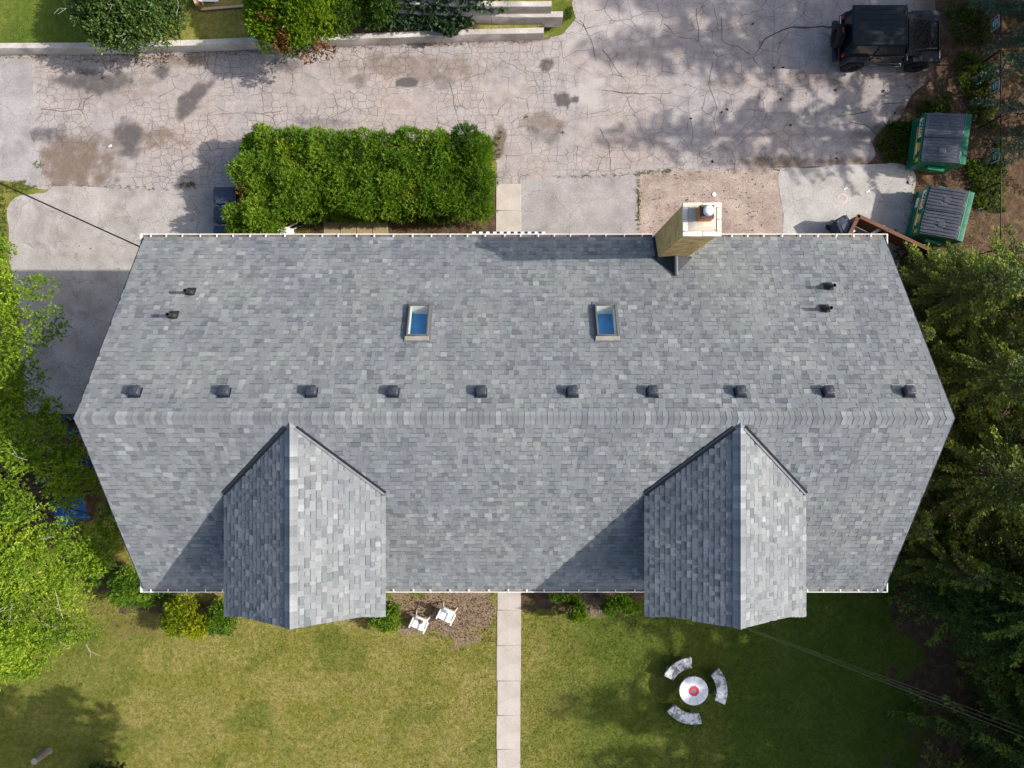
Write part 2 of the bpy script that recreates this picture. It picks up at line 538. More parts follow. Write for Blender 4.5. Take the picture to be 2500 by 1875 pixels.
M_SIDEG = plain('grey_dormer_siding', (0.2, 0.21, 0.22), 0.85)
M_VENT = plain('dark_vent_plastic', (0.034, 0.042, 0.058), 0.42, 0, 0.5, 0.15)
M_PIPE = plain('black_pipe', (0.018, 0.019, 0.022), 0.5)
M_HOLE = plain('pipe_bore', (0.004, 0.004, 0.004), 1.0)
M_FRAME = plain('taupe_skylight_frame', (0.11, 0.104, 0.102), 0.6, 0.0, 0.25, 0.08)
M_APRON = plain('beige_skylight_apron', (0.25, 0.24, 0.205), 0.6, 0.0, 0.25, 0.15)
M_SHAFT = plain('white_shaft_lining', (0.62, 0.68, 0.66), 0.7, 0, 0.2, 0.03)
M_BLUEB = plain('blue_blind', (0.05, 0.24, 0.5), 0.6, 0, 0.3, 0.06)
M_GLASS = mat_glass('clear_glass')
M_BRICK = mat_brick('yellow_brick', (0.47, 0.31, 0.11), (0.57, 0.41, 0.17), (0.65, 0.49, 0.24))
M_MORT = plain('mortar', (0.42, 0.34, 0.2), 0.95)
M_COPE = mat_pave('chimney_coping_stone', (0.5, 0.47, 0.4), (0.62, 0.59, 0.51), (0.7, 0.67, 0.6), 0.0, 26, 0.25, 0.35)
M_CROWN = mat_pave('mortar_crown', (0.4, 0.37, 0.29), (0.52, 0.49, 0.4), (0.6, 0.57, 0.49), 0.5, 26, 0.3, 0.5)
M_CLAY = plain('orange_clay_flue', (0.5, 0.19, 0.055), 0.8, 0, 0.2, 0.25)
M_SOOT = plain('sooty_flue_top', (0.09, 0.055, 0.06), 0.9)
M_CAP = plain('galvanised_cap', (0.8, 0.81, 0.83), 0.4, 0.15, 0.5, 0.05)
M_BLACK = plain('black_cable', (0.012, 0.012, 0.013), 0.6)
M_WIRE = plain('thin_grey_green_wire', (0.035, 0.05, 0.038), 0.8, 0, 0.1)
M_NAVY = plain('navy_blue_bin_plastic', (0.035, 0.05, 0.08), 0.42, 0, 0.5, 0.12)
M_BLUE = plain('bright_blue_plastic', (0.012, 0.09, 0.36), 0.4, 0, 0.45, 0.15)
M_BLUED = plain('deep_blue_drum_plastic', (0.008, 0.04, 0.17), 0.5, 0, 0.4, 0.15)
M_GREEN = plain('green_painted_steel', (0.006, 0.145, 0.075), 0.35, 0.0, 0.5, 0.14, 3)
M_LID = plain('dark_grey_lid_plastic', (0.085, 0.094, 0.112), 0.3, 0, 0.7, 0.2, 3)
M_LABELW = plain('white_sticker', (0.75, 0.77, 0.76), 0.5, 0, 0.3, 0.05)
M_LABELY = plain('yellow_sticker', (0.62, 0.42, 0.01), 0.5, 0, 0.3, 0.08)
M_LABELG = plain('dark_green_print', (0.006, 0.05, 0.03), 0.5)
M_LABELO = plain('orange_print', (0.65, 0.25, 0.03), 0.5)
M_TIMBER = mat_wood('brown_timber', (0.085, 0.04, 0.024), (0.19, 0.095, 0.06))
M_TIMBD = mat_wood('dark_timber', (0.02, 0.014, 0.011), (0.05, 0.035, 0.028))
M_DARKPL = plain('dark_slats', (0.018, 0.018, 0.022), 0.6)
M_SIGN = plain('green_sign_face', (0.008, 0.1, 0.085), 0.5)
M_LICHEN = mat_lichen()
M_TABLE = plain('white_table_top', (0.78, 0.79, 0.82), 0.45, 0, 0.4, 0.05, 5)
M_RED = plain('red_ring', (0.55, 0.05, 0.075), 0.5, 0, 0.4, 0.3, 20)
M_GREY = plain('grey_metal', (0.25, 0.26, 0.27), 0.5, 0.3)
M_REDBR = mat_brick('red_brick', (0.13, 0.05, 0.035), (0.19, 0.075, 0.05), (0.24, 0.11, 0.08))
M_CARPAINT = plain('black_car_paint', (0.0045, 0.005, 0.007), 0.24, 0, 0.45, 0.05, coat=0.35)
M_CARTOP = plain('charcoal_hardtop', (0.010, 0.016, 0.022), 0.62, 0, 0.15, 0.15)
M_CARTRIM = plain('grey_fender_plastic', (0.016, 0.02, 0.027), 0.5, 0, 0.4, 0.1)
M_TYRE = plain('tyre_rubber', (0.012, 0.012, 0.013), 0.8)
M_RIM = plain('dark_wheel_rim', (0.03, 0.03, 0.034), 0.35, 0.6)
M_CARGL = plain('tinted_glass', (0.006, 0.007, 0.009), 0.05, 0, 0.7, 0.02)
M_TAIL = plain('red_tail_lamp', (0.35, 0.012, 0.03), 0.25, 0, 0.5, 0.1)
M_LAMP = plain('clear_headlamp', (0.6, 0.62, 0.65), 0.15, 0, 0.6, 0.05)
M_BARK = mat_bark('brown_bark', (0.045, 0.032, 0.024), (0.13, 0.1, 0.08))
M_TWIG = mat_bark('pale_grey_twig', (0.2, 0.18, 0.15), (0.42, 0.39, 0.34))
M_BRANCH = mat_bark('grey_brown_branch', (0.09, 0.075, 0.06), (0.2, 0.17, 0.14))
M_STUMP = mat_bark('grey_weathered_wood', (0.13, 0.11, 0.1), (0.26, 0.235, 0.215))
LEAF = {
 'cedar': mat_leaf('cedar_sprays', [(0, (0.032, 0.072, 0.007)), (0.4, (0.090, 0.187, 0.018)), (0.7, (0.190, 0.318, 0.027)), (0.93, (0.304, 0.392, 0.050)), (1, (0.449, 0.254, 0.070))]),
 'golden': mat_leaf('golden_cedar_sprays', [(0, (0.031, 0.078, 0.006)), (0.45, (0.090, 0.186, 0.012)), (0.75, (0.178, 0.279, 0.016)), (1, (0.248, 0.310, 0.025))]),
 'rust': mat_leaf('rusty_dead_sprays', [(0, (0.1, 0.04, 0.02)), (0.5, (0.2, 0.085, 0.035)), (1, (0.27, 0.13, 0.055))]),
 'yellow': mat_leaf('yellow_cypress_sprays', [(0, (0.05, 0.09, 0.005)), (0.45, (0.12, 0.19, 0.009)), (0.72, (0.24, 0.3, 0.012)), (1, (0.42, 0.44, 0.016))]),
 'locust': mat_leaf('yellow_green_leaflets', [(0, (0.052, 0.109, 0.008)), (0.45, (0.156, 0.264, 0.024)), (0.75, (0.276, 0.396, 0.032)), (1, (0.442, 0.510, 0.053))], 0.42),
 'broad': mat_leaf('dull_green_leaves', [(0, (0.024, 0.060, 0.018)), (0.5, (0.075, 0.138, 0.036)), (0.85, (0.150, 0.225, 0.060)), (1, (0.255, 0.255, 0.075))]),
 'spruce': mat_leaf('dark_spruce_needles', [(0, (0.018, 0.04, 0.01)), (0.4, (0.045, 0.084, 0.016)), (0.75, (0.11, 0.165, 0.026)), (1, (0.25, 0.31, 0.05))], 0.25),
 'blue': mat_leaf('blue_spruce_needles', [(0, (0.017, 0.042, 0.025)), (0.5, (0.045, 0.092, 0.062)), (0.85, (0.084, 0.154, 0.112)), (1, (0.140, 0.210, 0.154))], 0.2),
 'ivy': mat_leaf('bluish_ivy_leaves', [(0, (0.018, 0.044, 0.021)), (0.5, (0.046, 0.091, 0.042)), (0.85, (0.098, 0.156, 0.078)), (1, (0.221, 0.260, 0.065))], 0.25),
 'weed': mat_leaf('weed_leaves', [(0, (0.024, 0.054, 0.010)), (0.5, (0.072, 0.120, 0.018)), (0.85, (0.132, 0.180, 0.024)), (1, (0.204, 0.204, 0.042))]),
 'litter': mat_leaf('dry_leaf_litter', [(0, (0.04, 0.025, 0.015)), (0.5, (0.12, 0.07, 0.035)), (1, (0.27, 0.19, 0.09))], 0.1),
}

# ------------------------------------------------------------------ the ground
gm = MB(); gm.add([(-300, -300, -0.03), (300, -300, -0.03), (300, 300, -0.03), (-300, 300, -0.03)], [(0, 1, 2, 3)])
gp = np_mesh('ground', np.array(gm.v), np.array(gm.f), {'soil': np.zeros(4), 'mulch': np.zeros(4), 'green': np.full(4, 0.5)}, False, 'POINT')
link('ground', gp, M_LAWN, kind='structure')

def lawn_attr(px, py):
    nz = (fbm(px / 60.0, py / 60.0, 31) - 0.5)
    # bare earth: right-hand bank, strip behind the lot, under the conifers, left beds
    soil = sst(2120, 2330, px + 260 * nz) * sst(1500, 1560, py + 90 * nz) * 0.9
    soil = allmax(soil, sst(2150, 2200, px + 60 * nz) * (1 - sst(1500, 1600, py)),
                  blob(px, py, 2330, 1250, 120, 260), blob(px, py, 2400, 1720, 220, 90, 25),
                  blob(px, py, 250, 1400, 60, 50), blob(px, py, 150, 1150, 120, 220) * 0.85,
                  blob(px, py, 2150, 350, 90, 75), blob(px, py, 1420, 1462, 160, 36) * 0.9, blob(px, py, 420, 1478, 150, 22) * 0.8,
                  blob(px, py, 330, 1530, 90, 40) * 0.45, blob(px, py, 1000, 555, 300, 30), ((px > 535) & (px < 1232) & (py > 425) & (py < 620)) * (0.55 + .3 * (px > 1150)))
    soil = soil * (1 - 0.95 * blob(px, py, 2200, 1600, 60, 25)) 
    mul = allmax(blob(px, py, 1075, 1500, 128, 60, 12, 0.35), blob(px, py, 1150, 1490, 60, 60, 0, 0.3) * 0.9, blob(px, py, 1440, 1480, 50, 32) * 0.6)
    green = sst(1270, 1480, px + 130 * nz) * sst(1400, 1450, py)
    green = np.maximum(green * 0.85, sst(1650, 1800, px))
    green = allmax(green, 0.9 * (1 - sst(300, 420, px)) * (1 - sst(90, 130, py)), 0.5 * (1 - sst(200, 330, px)) * sst(1350, 1500, py),
                   0.8 * blob(px, py, 1375, 45, 60, 60), 0.5 * sst(0.55, 0.68, fbm(px / 80.0 + .4 * py / 80.0, py / 60.0, 41)))
    return {'soil': soil, 'mulch': mul, 'green': np.clip(green, 0, 1)}
sheet('lawn', [(-24, -20), (24, -20), (24, 20), (-24, 20)], 0.16, 0.0, M_LAWN, lawn_attr, 0.0)

LOT = [W2(*p) for p in [(-300, 128), (300, 122), (620, 112), (1000, 100), (1328, 92), (1372, 84), (1402, 45), (1396, 10), (1420, -120), (2268, -120), (2284, 40),
       (2282, 172), (2262, 205), (2225, 235), (2212, 262), (2190, 296), (2150, 318), (2128, 348), (2140, 380), (2118, 402), (1905, 415), (1560, 425), (1556, 445), (1225, 460), (1205, 460),
       (1212, 400), (1195, 360), (760, 380), (700, 470), (555, 474), (300, 476), (120, 466), (96, 462), (60, 452), (10, 442), (-300, 440)]]
def lot_attr(px, py):
    B = lambda *a, **k: blob(px, py, *a, **k)
    dark = allmax(B(215, 200, 85, 28) * 0.75, B(470, 240, 26, 60, 40) * 0.8, B(312, 330, 34, 52) * 0.75, B(45, 350, 26, 60, 35) * 0.8, B(118, 325, 40, 22) * 0.6,
                  B(690, 158, 40, 18) * 0.6, B(1000, 203, 24, 12, 5, soft=0.25) * 1.0, B(1330, 160, 19, 17, soft=0.2) * 0.7, B(1374, 243, 27, 16, soft=0.25) * 0.95, B(400, 175, 26, 16) * 0.7,
                  B(870, 200, 32, 17, soft=0.25) * 0.45, B(1082, 200, 26, 17, soft=0.25) * 0.45, B(1600, 150, 260, 90) * 0.16, B(1330, 330, 40, 22) * 0.5, B(780, 300, 90, 14) * 0.45, B(2120, 330, 60, 30) * 0.4)
    brown = allmax(B(190, 390, 95, 75) * 0.75, B(350, 335, 90, 26) * 0.6, B(1330, 300, 55, 26) * 0.55, B(1216, 345, 16, 42, 15) * 1.0, B(1010, 165, 170, 34) * 0.5,
                   B(260, 220, 150, 40) * 0.35, B(1900, 395, 90, 16) * 0.7, B(2040, 395, 90, 12) * 0.7, B(1770, 205, 50, 16) * 0.45, B(2035, 205, 50, 16) * 0.4, B(1960, 190, 60, 20) * 0.5,
                   B(2215, 300, 50, 40) * 0.9, B(2150, 330, 26, 26) * 0.7, 0.9 * (1 - sst(4, 20, (py - (128 - 0.029 * px)) + 14 * (fbm(px / 18.0, py / 18.0, 51) - 0.4))) * (px < 1345),
                   B(440, 150, 90, 14) * 0.5, sst(2190, 2270, px + 70 * (fbm(px / 30.0, py / 30.0, 55) - 0.5)) * 0.85)
    pale = allmax(B(1435, 228, 42, 36, -30, soft=0.25) * 0.8, B(1960, 370, 80, 26) * 0.5, B(2060, 240, 60, 14) * 0.55, B(1460, 70, 120, 50) * 0.4, B(150, 245, 30, 14) * 0.4, B(40, 240, 60, 90) * 0.5)
    coarse = sst(1330, 1460, px + 60 * (fbm(px / 60.0, py / 60.0, 58) - 0.5)) * (1 - 0.5 * sst(330, 400, py))
    smooth = allmax(B(1435, 228, 42, 36, -30, soft=0.2), B(870, 200, 32, 17), B(1082, 200, 26, 17), B(1000, 203, 24, 12), B(215, 200, 80, 30) * 0.9, B(170, 400, 90, 60) * 0.8,
                    B(312, 330, 34, 52) * 0.8, B(470, 240, 26, 60, 40) * 0.8, 1 - sst(82, 90, px + 6 * fbm(px / 9.0, py / 9.0, 61)), B(1370, 320, 100, 30) * 0.5, sst(1900, 2100, px) * sst(200, 300, py) * 0.6)
    return {'dark': dark, 'brown': brown, 'pale': pale, 'coarse': coarse, 'smooth': np.clip(smooth, 0, 1)}
sheet('parking_lot', LOT, 0.12, 0.006, M_LOT, lot_attr, 0.05)
sheet('driveway_edge_slab', [W2(*p) for p in [(-200, 140), (60, 138), (80, 150), (84, 300), (72, 322), (92, 380), (104, 415), (90, 448), (66, 456), (40, 440), (-200, 420)]], 0.12, 0.011, M_PAD, None, 0.03)
sheet('driveway', [W2(*p) for p in [(128, 452), (300, 462), (560, 460), (566, 640), (430, 700), (400, 1010), (62, 1010), (50, 800), (25, 640), (18, 500), (45, 478), (110, 470)]], 0.2, 0.012, M_DRIVE, None, 0.05)
sheet('parking_pad', [W2(*p) for p in [(1271, 438), (1557, 429), (1557, 660), (1271, 660)]], 0.2, 0.012, M_PAD, None, 0.012)
sheet('gravel_patch', [W2(*p) for p in [(1557, 418), (1640, 415), (1655, 422), (1905, 410), (1916, 480), (1905, 660), (1557, 660)]], 0.2, 0.010, M_GRAV, None, 0.05)
sheet('concrete_pad', [W2(*p) for p in [(1894, 412), (1960, 408), (2180, 398), (2222, 408), (2238, 432), (2232, 470), (2222, 660), (1900, 660), (1912, 560), (1906, 470)]], 0.2, 0.014, M_CONC, None, 0.04)

def ribbon(pts, w0, w1, seed):
    P = rough_poly([W2(*p) for p in pts] + [W2(*p) for p in pts[::-1]], .12, .05, seed)
    P = P[:len(P) // 2]
    n = len(P); V = []; F = []
    for i in range(n):
        d = P[min(i + 1, n - 1)] - P[max(i - 1, 0)]; d = d / (np.hypot(*d) + 1e-9)
        w = (w0 + (w1 - w0) * i / n) * (.5 + vn(i * .45, 2.0, seed)) / 2
        for q in (-1, 1): V.append((P[i][0] - d[1] * w * q, P[i][1] + d[0] * w * q, .0095))
    for i in range(n - 1): F.append((2 * i, 2 * i + 1, 2 * i + 3, 2 * i + 2))
    link('asphalt_crack', np_mesh('asphalt_crack', np.array(V), np.array(F)), M_CRACK, kind='structure')
M_CRACK = plain('dirt_filled_crack', (0.085, 0.073, 0.065), 0.95, 0, 0.1, 0.4, 9)
for i_, (pts, w0, w1) in enumerate([([(2040, 66), (1971, 65), (1908, 73), (1892, 79), (1866, 95), (1854, 117), (1841, 134), (1819, 128)], .16, .04), ([(1469, 218), (1500, 222), (1567, 233), (1640, 226)], .05, .025), ([(1466, 313), (1486, 348), (1491, 421)], .03, .045),
        ([(1738, 152), (1728, 212), (1747, 263), (1745, 330)], .035, .02), ([(1703, 20), (1706, 95), (1716, 118)], .05, .02), ([(1469, 123), (1510, 177), (1530, 200)], .045, .02), ([(1620, 60), (1650, 85), (1690, 95)], .035, .03),
        ([(1760, 40), (1764, 100), (1800, 112), (1830, 130)], .025, .045), ([(2045, 284), (2100, 276), (2160, 258), (2206, 252)], .03, .06), ([(2075, 300), (2110, 306), (2150, 340), (2165, 350)], .03, .06), ([(1400, 45), (1430, 72), (1470, 60), (1500, 52)], .03, .02),
        ([(1100, 200), (1108, 255), (1120, 300)], .03, .03), ([(690, 268), (640, 278), (600, 274), (480, 283)], .03, .02), ([(205, 270), (206, 250), (230, 230)], .04, .03), ([(100, 268), (150, 272), (206, 268)], .035, .02), ([(1415, 50), (1440, 95), (1455, 150)], .05, .02)]): ribbon(pts, w0 * .62, w1 * .5, 60 + i_)
def slabs(name, xs, ys, m, z=0.0, th=0.05, gap=0.007, jit=0.003):
    root = bpy.data.objects.new(name, None); col.objects.link(root); root['kind'] = 'structure'
    for i in range(len(ys) - 1):
        y0 = W(0, ys[i])[1]; y1 = W(0, ys[i + 1])[1]
        x0 = W(xs[0] + 3 * (vn(i * 3.1, 1.0, 70) - 0.5), 0)[0]; x1 = W(xs[1] + 3 * (vn(i * 3.1, 9.0, 70) - 0.5), 0)[0]
        b = MB(); b.rbox((0, 0, 0), (abs(x1 - x0), abs(y1 - y0) - gap, th), 0.008, 1)
        b.build('slab', m, root, ((x0 + x1) / 2, (y0 + y1) / 2, z + random.uniform(-jit, jit)), (0, random.uniform(-.004, .004), random.uniform(-.003, .003)))
    return root
slabs('front_path', (1213, 1271), [1420, 1489, 1576, 1662, 1746, 1829, 1915, 2000], M_SLAB, 0.0)
slabs('back_path', (1210, 1271), [449, 514, 590, 660], M_SLAB, 0.0)
pr = bpy.data.objects.new('patio', None); col.objects.link(pr); pr['kind'] = 'structure'
for k, (xa, xb) in enumerate([(790, 830), (831, 870), (871, 909), (910, 948)]):
    x0, x1 = W(xa, 0)[0], W(xb, 0)[0]
    b = MB(); b.rbox((0, 0, 0), (x1 - x0 - 0.01, 0.75, 0.05), 0.008, 1)
    b.build('paving_stone', M_TAN, pr, ((x0 + x1) / 2, W(0, 566)[1], 0.0 + 0.004 * k), (0, 0, 0))

# ------------------------------------------------------------------ the house
XL, XR = -10.88, 11.0
YR, ZR = -0.85, 9.32
YB, YF, ZE = 4.32, -6.04, 6.0
SB = (ZR - ZE) / (YB - YR); SF = (ZR - ZE) / (YR - YF)
DORM = [(-5.54, 'left'), (5.70, 'right')]
ZD, HWD, ZDE = 9.24, 2.14, 8.0
SDD = (ZD - ZDE) / HWD
CH = (4.215, 5.07, 3.66, 4.40)     # chimney x0 x1 y0 y1
def roof_z(Y): return ZR - (SB * (Y - YR) if Y > YR else SF * (YR - Y))
def on_roof(px, py, dz=0.0):
    z = 8.0
    for _ in range(40):
        Y = (937.5 - py) * (CAMH - z) / FPX
        z = 0.5 * z + 0.5 * (roof_z(Y) + dz)
    return ((px - 1250) * (CAMH - z) / FPX, Y, z - dz)

house = thing('house', 'long house under a grey shingle gable roof with two front dormers', 'house', (0, 0, 0))

# walls (back, front, two gable ends, two dormer fronts)
def wall_poly(poly3, th, nrm, m, name):
    b = MB(); n = Vector(nrm) * th
    vs = [Vector(p) for p in poly3]; k = len(vs)
    b.add(vs + [v - n for v in vs], [tuple(range(k)), tuple(range(2 * k - 1, k - 1, -1))] + [(i, (i + 1) % k, k + (i + 1) % k, k + i) for i in range(k)])
    return b.build(name, m, house)
wx0, wx1, wy0, wy1 = XL + 0.32, XR - 0.32, YF + 0.42, YB - 0.42
zt = ZE - 0.02
wall_poly([(wx0, wy1, 0), (wx1, wy1, 0), (wx1, wy1, zt), (wx0, wy1, zt)], 0.2, (0, 1, 0), M_SIDING, 'back_wall')
wall_poly([(wx0, wy0, 0), (wx1, wy0, 0), (wx1, wy0, zt), (wx0, wy0, zt)], 0.2, (0, -1, 0), M_SIDING, 'front_wall')
for xx, nx in ((wx0, -1), (wx1, 1)):
    wall_poly([(xx, wy0 + .2, 0), (xx, wy1 - .2, 0), (xx, wy1 - .2, zt), (xx, YR, ZR - 0.35), (xx, wy0 + .2, zt)], 0.2, (nx, 0, 0), M_SIDING, 'gable_wall')
for dx, _ in DORM:
    wall_poly([(dx - 1.85, -5.75, zt), (dx + 1.85, -5.75, zt), (dx + 1.85, -5.75, 8.0), (dx, -5.75, 8.98), (dx - 1.85, -5.75, 8.0)], 0.2, (0, -1, 0), M_SIDEG, 'dormer_wall')
    for sx in (-1, 1):
        b = MB(); b.box((dx + sx * 1.75, -4.4, 7.0), (0.15, 2.4, 1.9)); b.build('dormer_cheek', M_SIDEG, house)

# roof decks: a slab under every slope
def slope_deck(name, pts, th=0.1):
    b = MB(); k = len(pts)
    vs = [Vector(p) for p in pts]
    b.add(vs + [v - Vector((0, 0, th)) for v in vs], [tuple(range(k)), tuple(range(2 * k - 1, k - 1, -1))] + [(i, (i + 1) % k, k + (i + 1) % k, k + i) for i in range(k)])
    return b
SKY = [on_roof(1021, 785, 0.1), on_roof(1481, 785, 0.1)]
rb = MB()
xb = [XL, SKY[0][0] - .25, SKY[0][0] + .25, SKY[1][0] - .25, SKY[1][0] + .25, XR]
ybk = [YB, SKY[0][1] + .43, SKY[0][1] - .43, YR]
for i in range(5):
    for j in range(3):
        if j == 1 and i in (1, 3): continue
        q = slope_deck('roof', [(xb[i], ybk[j], roof_z(ybk[j])), (xb[i + 1], ybk[j], roof_z(ybk[j])), (xb[i + 1], ybk[j + 1], roof_z(ybk[j + 1])), (xb[i], ybk[j + 1], roof_z(ybk[j + 1]))])
        rb.add(q.v, q.f)
rb2 = slope_deck('roof', [(XL, YF, ZE), (XL, YR, ZR), (XR, YR, ZR), (XR, YF, ZE)])
rb.add(rb2.v, rb2.f)
roof = rb.build('roof', M_DECK, house)
def valley_y(a): return YR - (ZR - ZD + SDD * a) / SF
def front_y(a): return -6.10 - 0.10 * float(sst(1.5, 2.14, np.array(a)))
droofs = []
for dx, nm in DORM:
    b = MB()
    for sx in (-1, 1):
        pts = [(dx, valley_y(0) , ZD), (dx + sx * HWD, valley_y(HWD), ZDE), (dx + sx * HWD, front_y(HWD), ZDE), (dx + sx * 1.6, front_y(1.6), ZD - SDD * 1.6), (dx, front_y(0), ZD)]
        q = slope_deck('x', pts, 0.09); b.add(q.v, q.f)
    droofs.append(b.build('dormer_roof', M_DECK, house))

# shingles
EXP = 0.1435
WID = [0.09, 0.115, 0.145, 0.175, 0.21, 0.26]
TONES = [0.22, 0.31, 0.37, 0.42, 0.46, 0.5, 0.55, 0.62, 0.74, 0.95]
TP = np.array([.06, .12, .15, .15, .14, .13, .1, .07, .055, .025]); TP = TP / TP.sum()
def tab_arrays(w, thick, band):
    g = 0.0015
    a0, a1 = g, w - g
    up = EXP + 0.015
    zt0 = thick; zt1 = 0.003
    zf = lambda v: zt0 + (zt1 - zt0) * v / up
    bd = EXP - band
    V = [(a0, 0, -0.004), (a1, 0, -0.004), (a1, 0, zt0), (a0, 0, zt0), (a1, bd, zf(bd)), (a0, bd, zf(bd)), (a1, up, zt1), (a0, up, zt1), (a1, up, -0.012), (a0, up, -0.012)]
    F = [(3, 2, 4, 5), (5, 4, 6, 7), (0, 1, 2, 3), (1, 8, 6, 2), (0, 3, 7, 9)]
    return np.array(V), np.array(F)
def lay(u0, u1, v0, v1, frame, ok, lim=None, holes=()):
    """frame: origin, u, v, n -> list of tabs"""
    out = []
    O, U, Vv, N = frame
    nc = int((v1 - v0) / EXP) + 1
    for j in range(nc):
        v = v0 + j * EXP
        lo, hi = lim(v) if lim else (u0, u1)
        u = lo - random.uniform(0, 0.2)
        pr_ = False
        while u < hi - 0.03:
            wi = random.choices(range(6), [1, 2, 3, 3, 2, 1])[0]
            w = WID[wi]
            ua = max(u, lo); ub = min(u + w, hi)
            u += w
            for (h0, h1, k0, k1) in holes:
                if k0 < v + EXP / 2 < k1:
                    if ua < h0 < ub: ub = h0
                    elif h0 <= ua < h1: ua = min(h1, ub)
            if ub - ua < 0.02: continue
            ti = int(rng.choice(10, p=TP))
            raised = (random.random() < 0.78) if not pr_ else (random.random() < 0.2)
            pr_ = raised
            band = 0.03 if (not raised and random.random() < 0.85) else (0.008 if random.random() < 0.2 else 0.0)
            c = O + U * ((ua + ub) / 2) + Vv * (v + EXP / 2)
            if not ok(c): continue
            full = abs((ub - ua) - w) < 1e-6
            out.append((O + U * ua + Vv * v, ub - ua, wi if full else -1, ti, 0.012 if raised else 0.005, band, c))
    return out
def vec(*a): return np.array(a, float)
lb = math.hypot(YB - YR, ZR - ZE); lf = math.hypot(YR - YF, ZR - ZE)
fb = (vec(XR, YB + 0.02, ZE - 0.012), vec(-1, 0, 0), vec(0, -(YB - YR), ZR - ZE) / lb, None)
ff = (vec(XL, YF - 0.02, ZE - 0.012), vec(1, 0, 0), vec(0, YR - YF, ZR - ZE) / lf, None)
def ok_back(c):
    if CH[0] < c[0] < CH[1] and c[1] > CH[2]: return False
    for s in SKY:
        pass
    return True
def ok_front(c):
    for dx, _ in DORM:
        a = abs(c[0] - dx)
        if a < HWD - 0.42 and c[2] < ZD - SDD * a - 0.03: return False
    return True
groups = []
for fr, ln, okf, par in ((fb, lb, ok_back, roof), (ff, lf, ok_front, roof)):
    N = np.cross(fr[1], fr[2]); fr = (fr[0], fr[1], fr[2], N / np.linalg.norm(N))
    hs = []
    if okf is ok_back:
        for s_ in SKY:
            vc = (YB - s_[1]) / (YB - YR) * lb
            hs.append((XR - s_[0] - .3, XR - s_[0] + .3, vc - .6, vc + .62))
        hs.append((XR - CH[1], XR - CH[0], -1, (YB - CH[2]) / (YB - YR) * lb))
    groups.append((fr, lay(0, XR - XL, 0, ln - 0.05, fr, okf, None, hs), par))
for di, (dx, nm) in enumerate(DORM):
    for sx in (-1, 1):
        ld = math.hypot(HWD, ZD - ZDE)
        Vv = vec(-sx * HWD, 0, ZD - ZDE) / ld
        U = vec(0, -sx, 0) * (-1.0)
        O = vec(dx + sx * (HWD + 0.02), front_y(0) if sx > 0 else 0.0, ZDE - 0.012)
        U = vec(0, 1, 0) if sx > 0 else vec(0, -1, 0)
        if sx < 0: O = vec(dx - HWD - 0.02, valley_y(0), ZDE - 0.012)
        N = np.cross(U, Vv)
        def okd(c, dx=dx):
            a = abs(c[0] - dx)
            return c[2] > roof_z(c[1]) + 0.02
        L = abs(front_y(0) - valley_y(0))
        fr = (O, U, Vv, N)
        av = lambda v, ld=ld: max(0.0, HWD * (1 - (v + EXP / 2) / ld))
        if sx > 0: tabs = lay(0, 0, 0, ld - 0.05, fr, okd, lambda v: (front_y(av(v)) - front_y(0) - .02, L + .3))
        else: tabs = lay(0, 0, 0, ld - 0.05, fr, okd, lambda v: (0, valley_y(0) - front_y(av(v)) + .02))
        groups.append((fr, tabs, droofs[di]))
# pick the 300 that show largest as single objects, the rest is one field
alltabs = []
for gi, (fr, tabs, par) in enumerate(groups):
    for t_ in tabs:
        c = t_[6]; d = CAMH - c[2]
        vis = abs(fr[2] @ vec(0, 1, 0)) if abs(fr[1][0]) > .5 else abs(fr[2] @ vec(1, 0, 0))
        alltabs.append(((t_[1] * vis / d / d) if t_[2] >= 0 else 0, gi, t_))
order = sorted(range(len(alltabs)), key=lambda i: -alltabs[i][0])
single = set(order[:300])
cache = {}
acc = {}
for i, (ar, gi, t_) in enumerate(alltabs):
    fr, _, par = groups[gi]
    pos, w, wi, ti, th, band, c = t_
    V, F = tab_arrays(w, th, band)
    tone = TONES[ti] + random.uniform(-.02, .02)
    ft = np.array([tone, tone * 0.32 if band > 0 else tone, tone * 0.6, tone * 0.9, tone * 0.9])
    if i in single:
        key = (wi, ti, th, band)
        if key not in cache:
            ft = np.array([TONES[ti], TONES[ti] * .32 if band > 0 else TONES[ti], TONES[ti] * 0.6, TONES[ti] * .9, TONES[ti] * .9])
            cache[key] = np_mesh('shingle', V, F, {'tone': ft}); cache[key].materials.append(MS)
        o = bpy.data.objects.new('shingle', cache[key]); col.objects.link(o); o.parent = par
        Mx = Matrix((( *fr[1][:1], fr[2][0], fr[3][0], pos[0]), (fr[1][1], fr[2][1], fr[3][1], pos[1]), (fr[1][2], fr[2][2], fr[3][2], pos[2]), (0, 0, 0, 1)))
        o.matrix_local = Mx
    else:
        G = pos + V[:, :1] * fr[1] + V[:, 1:2] * fr[2] + V[:, 2:] * fr[3]
        A = acc.setdefault(par.name, [[], [], [], 0, par])
        A[0].append(G); A[1].append(F + A[3]); A[2].append(ft); A[3] += len(V)
for k, A in acc.items():
    me = np_mesh('shingle_field', np.vstack(A[0]), np.vstack(A[1]), {'tone': np.concatenate(A[2])})
    link('shingle_field', me, MS, A[4], kind='stuff')

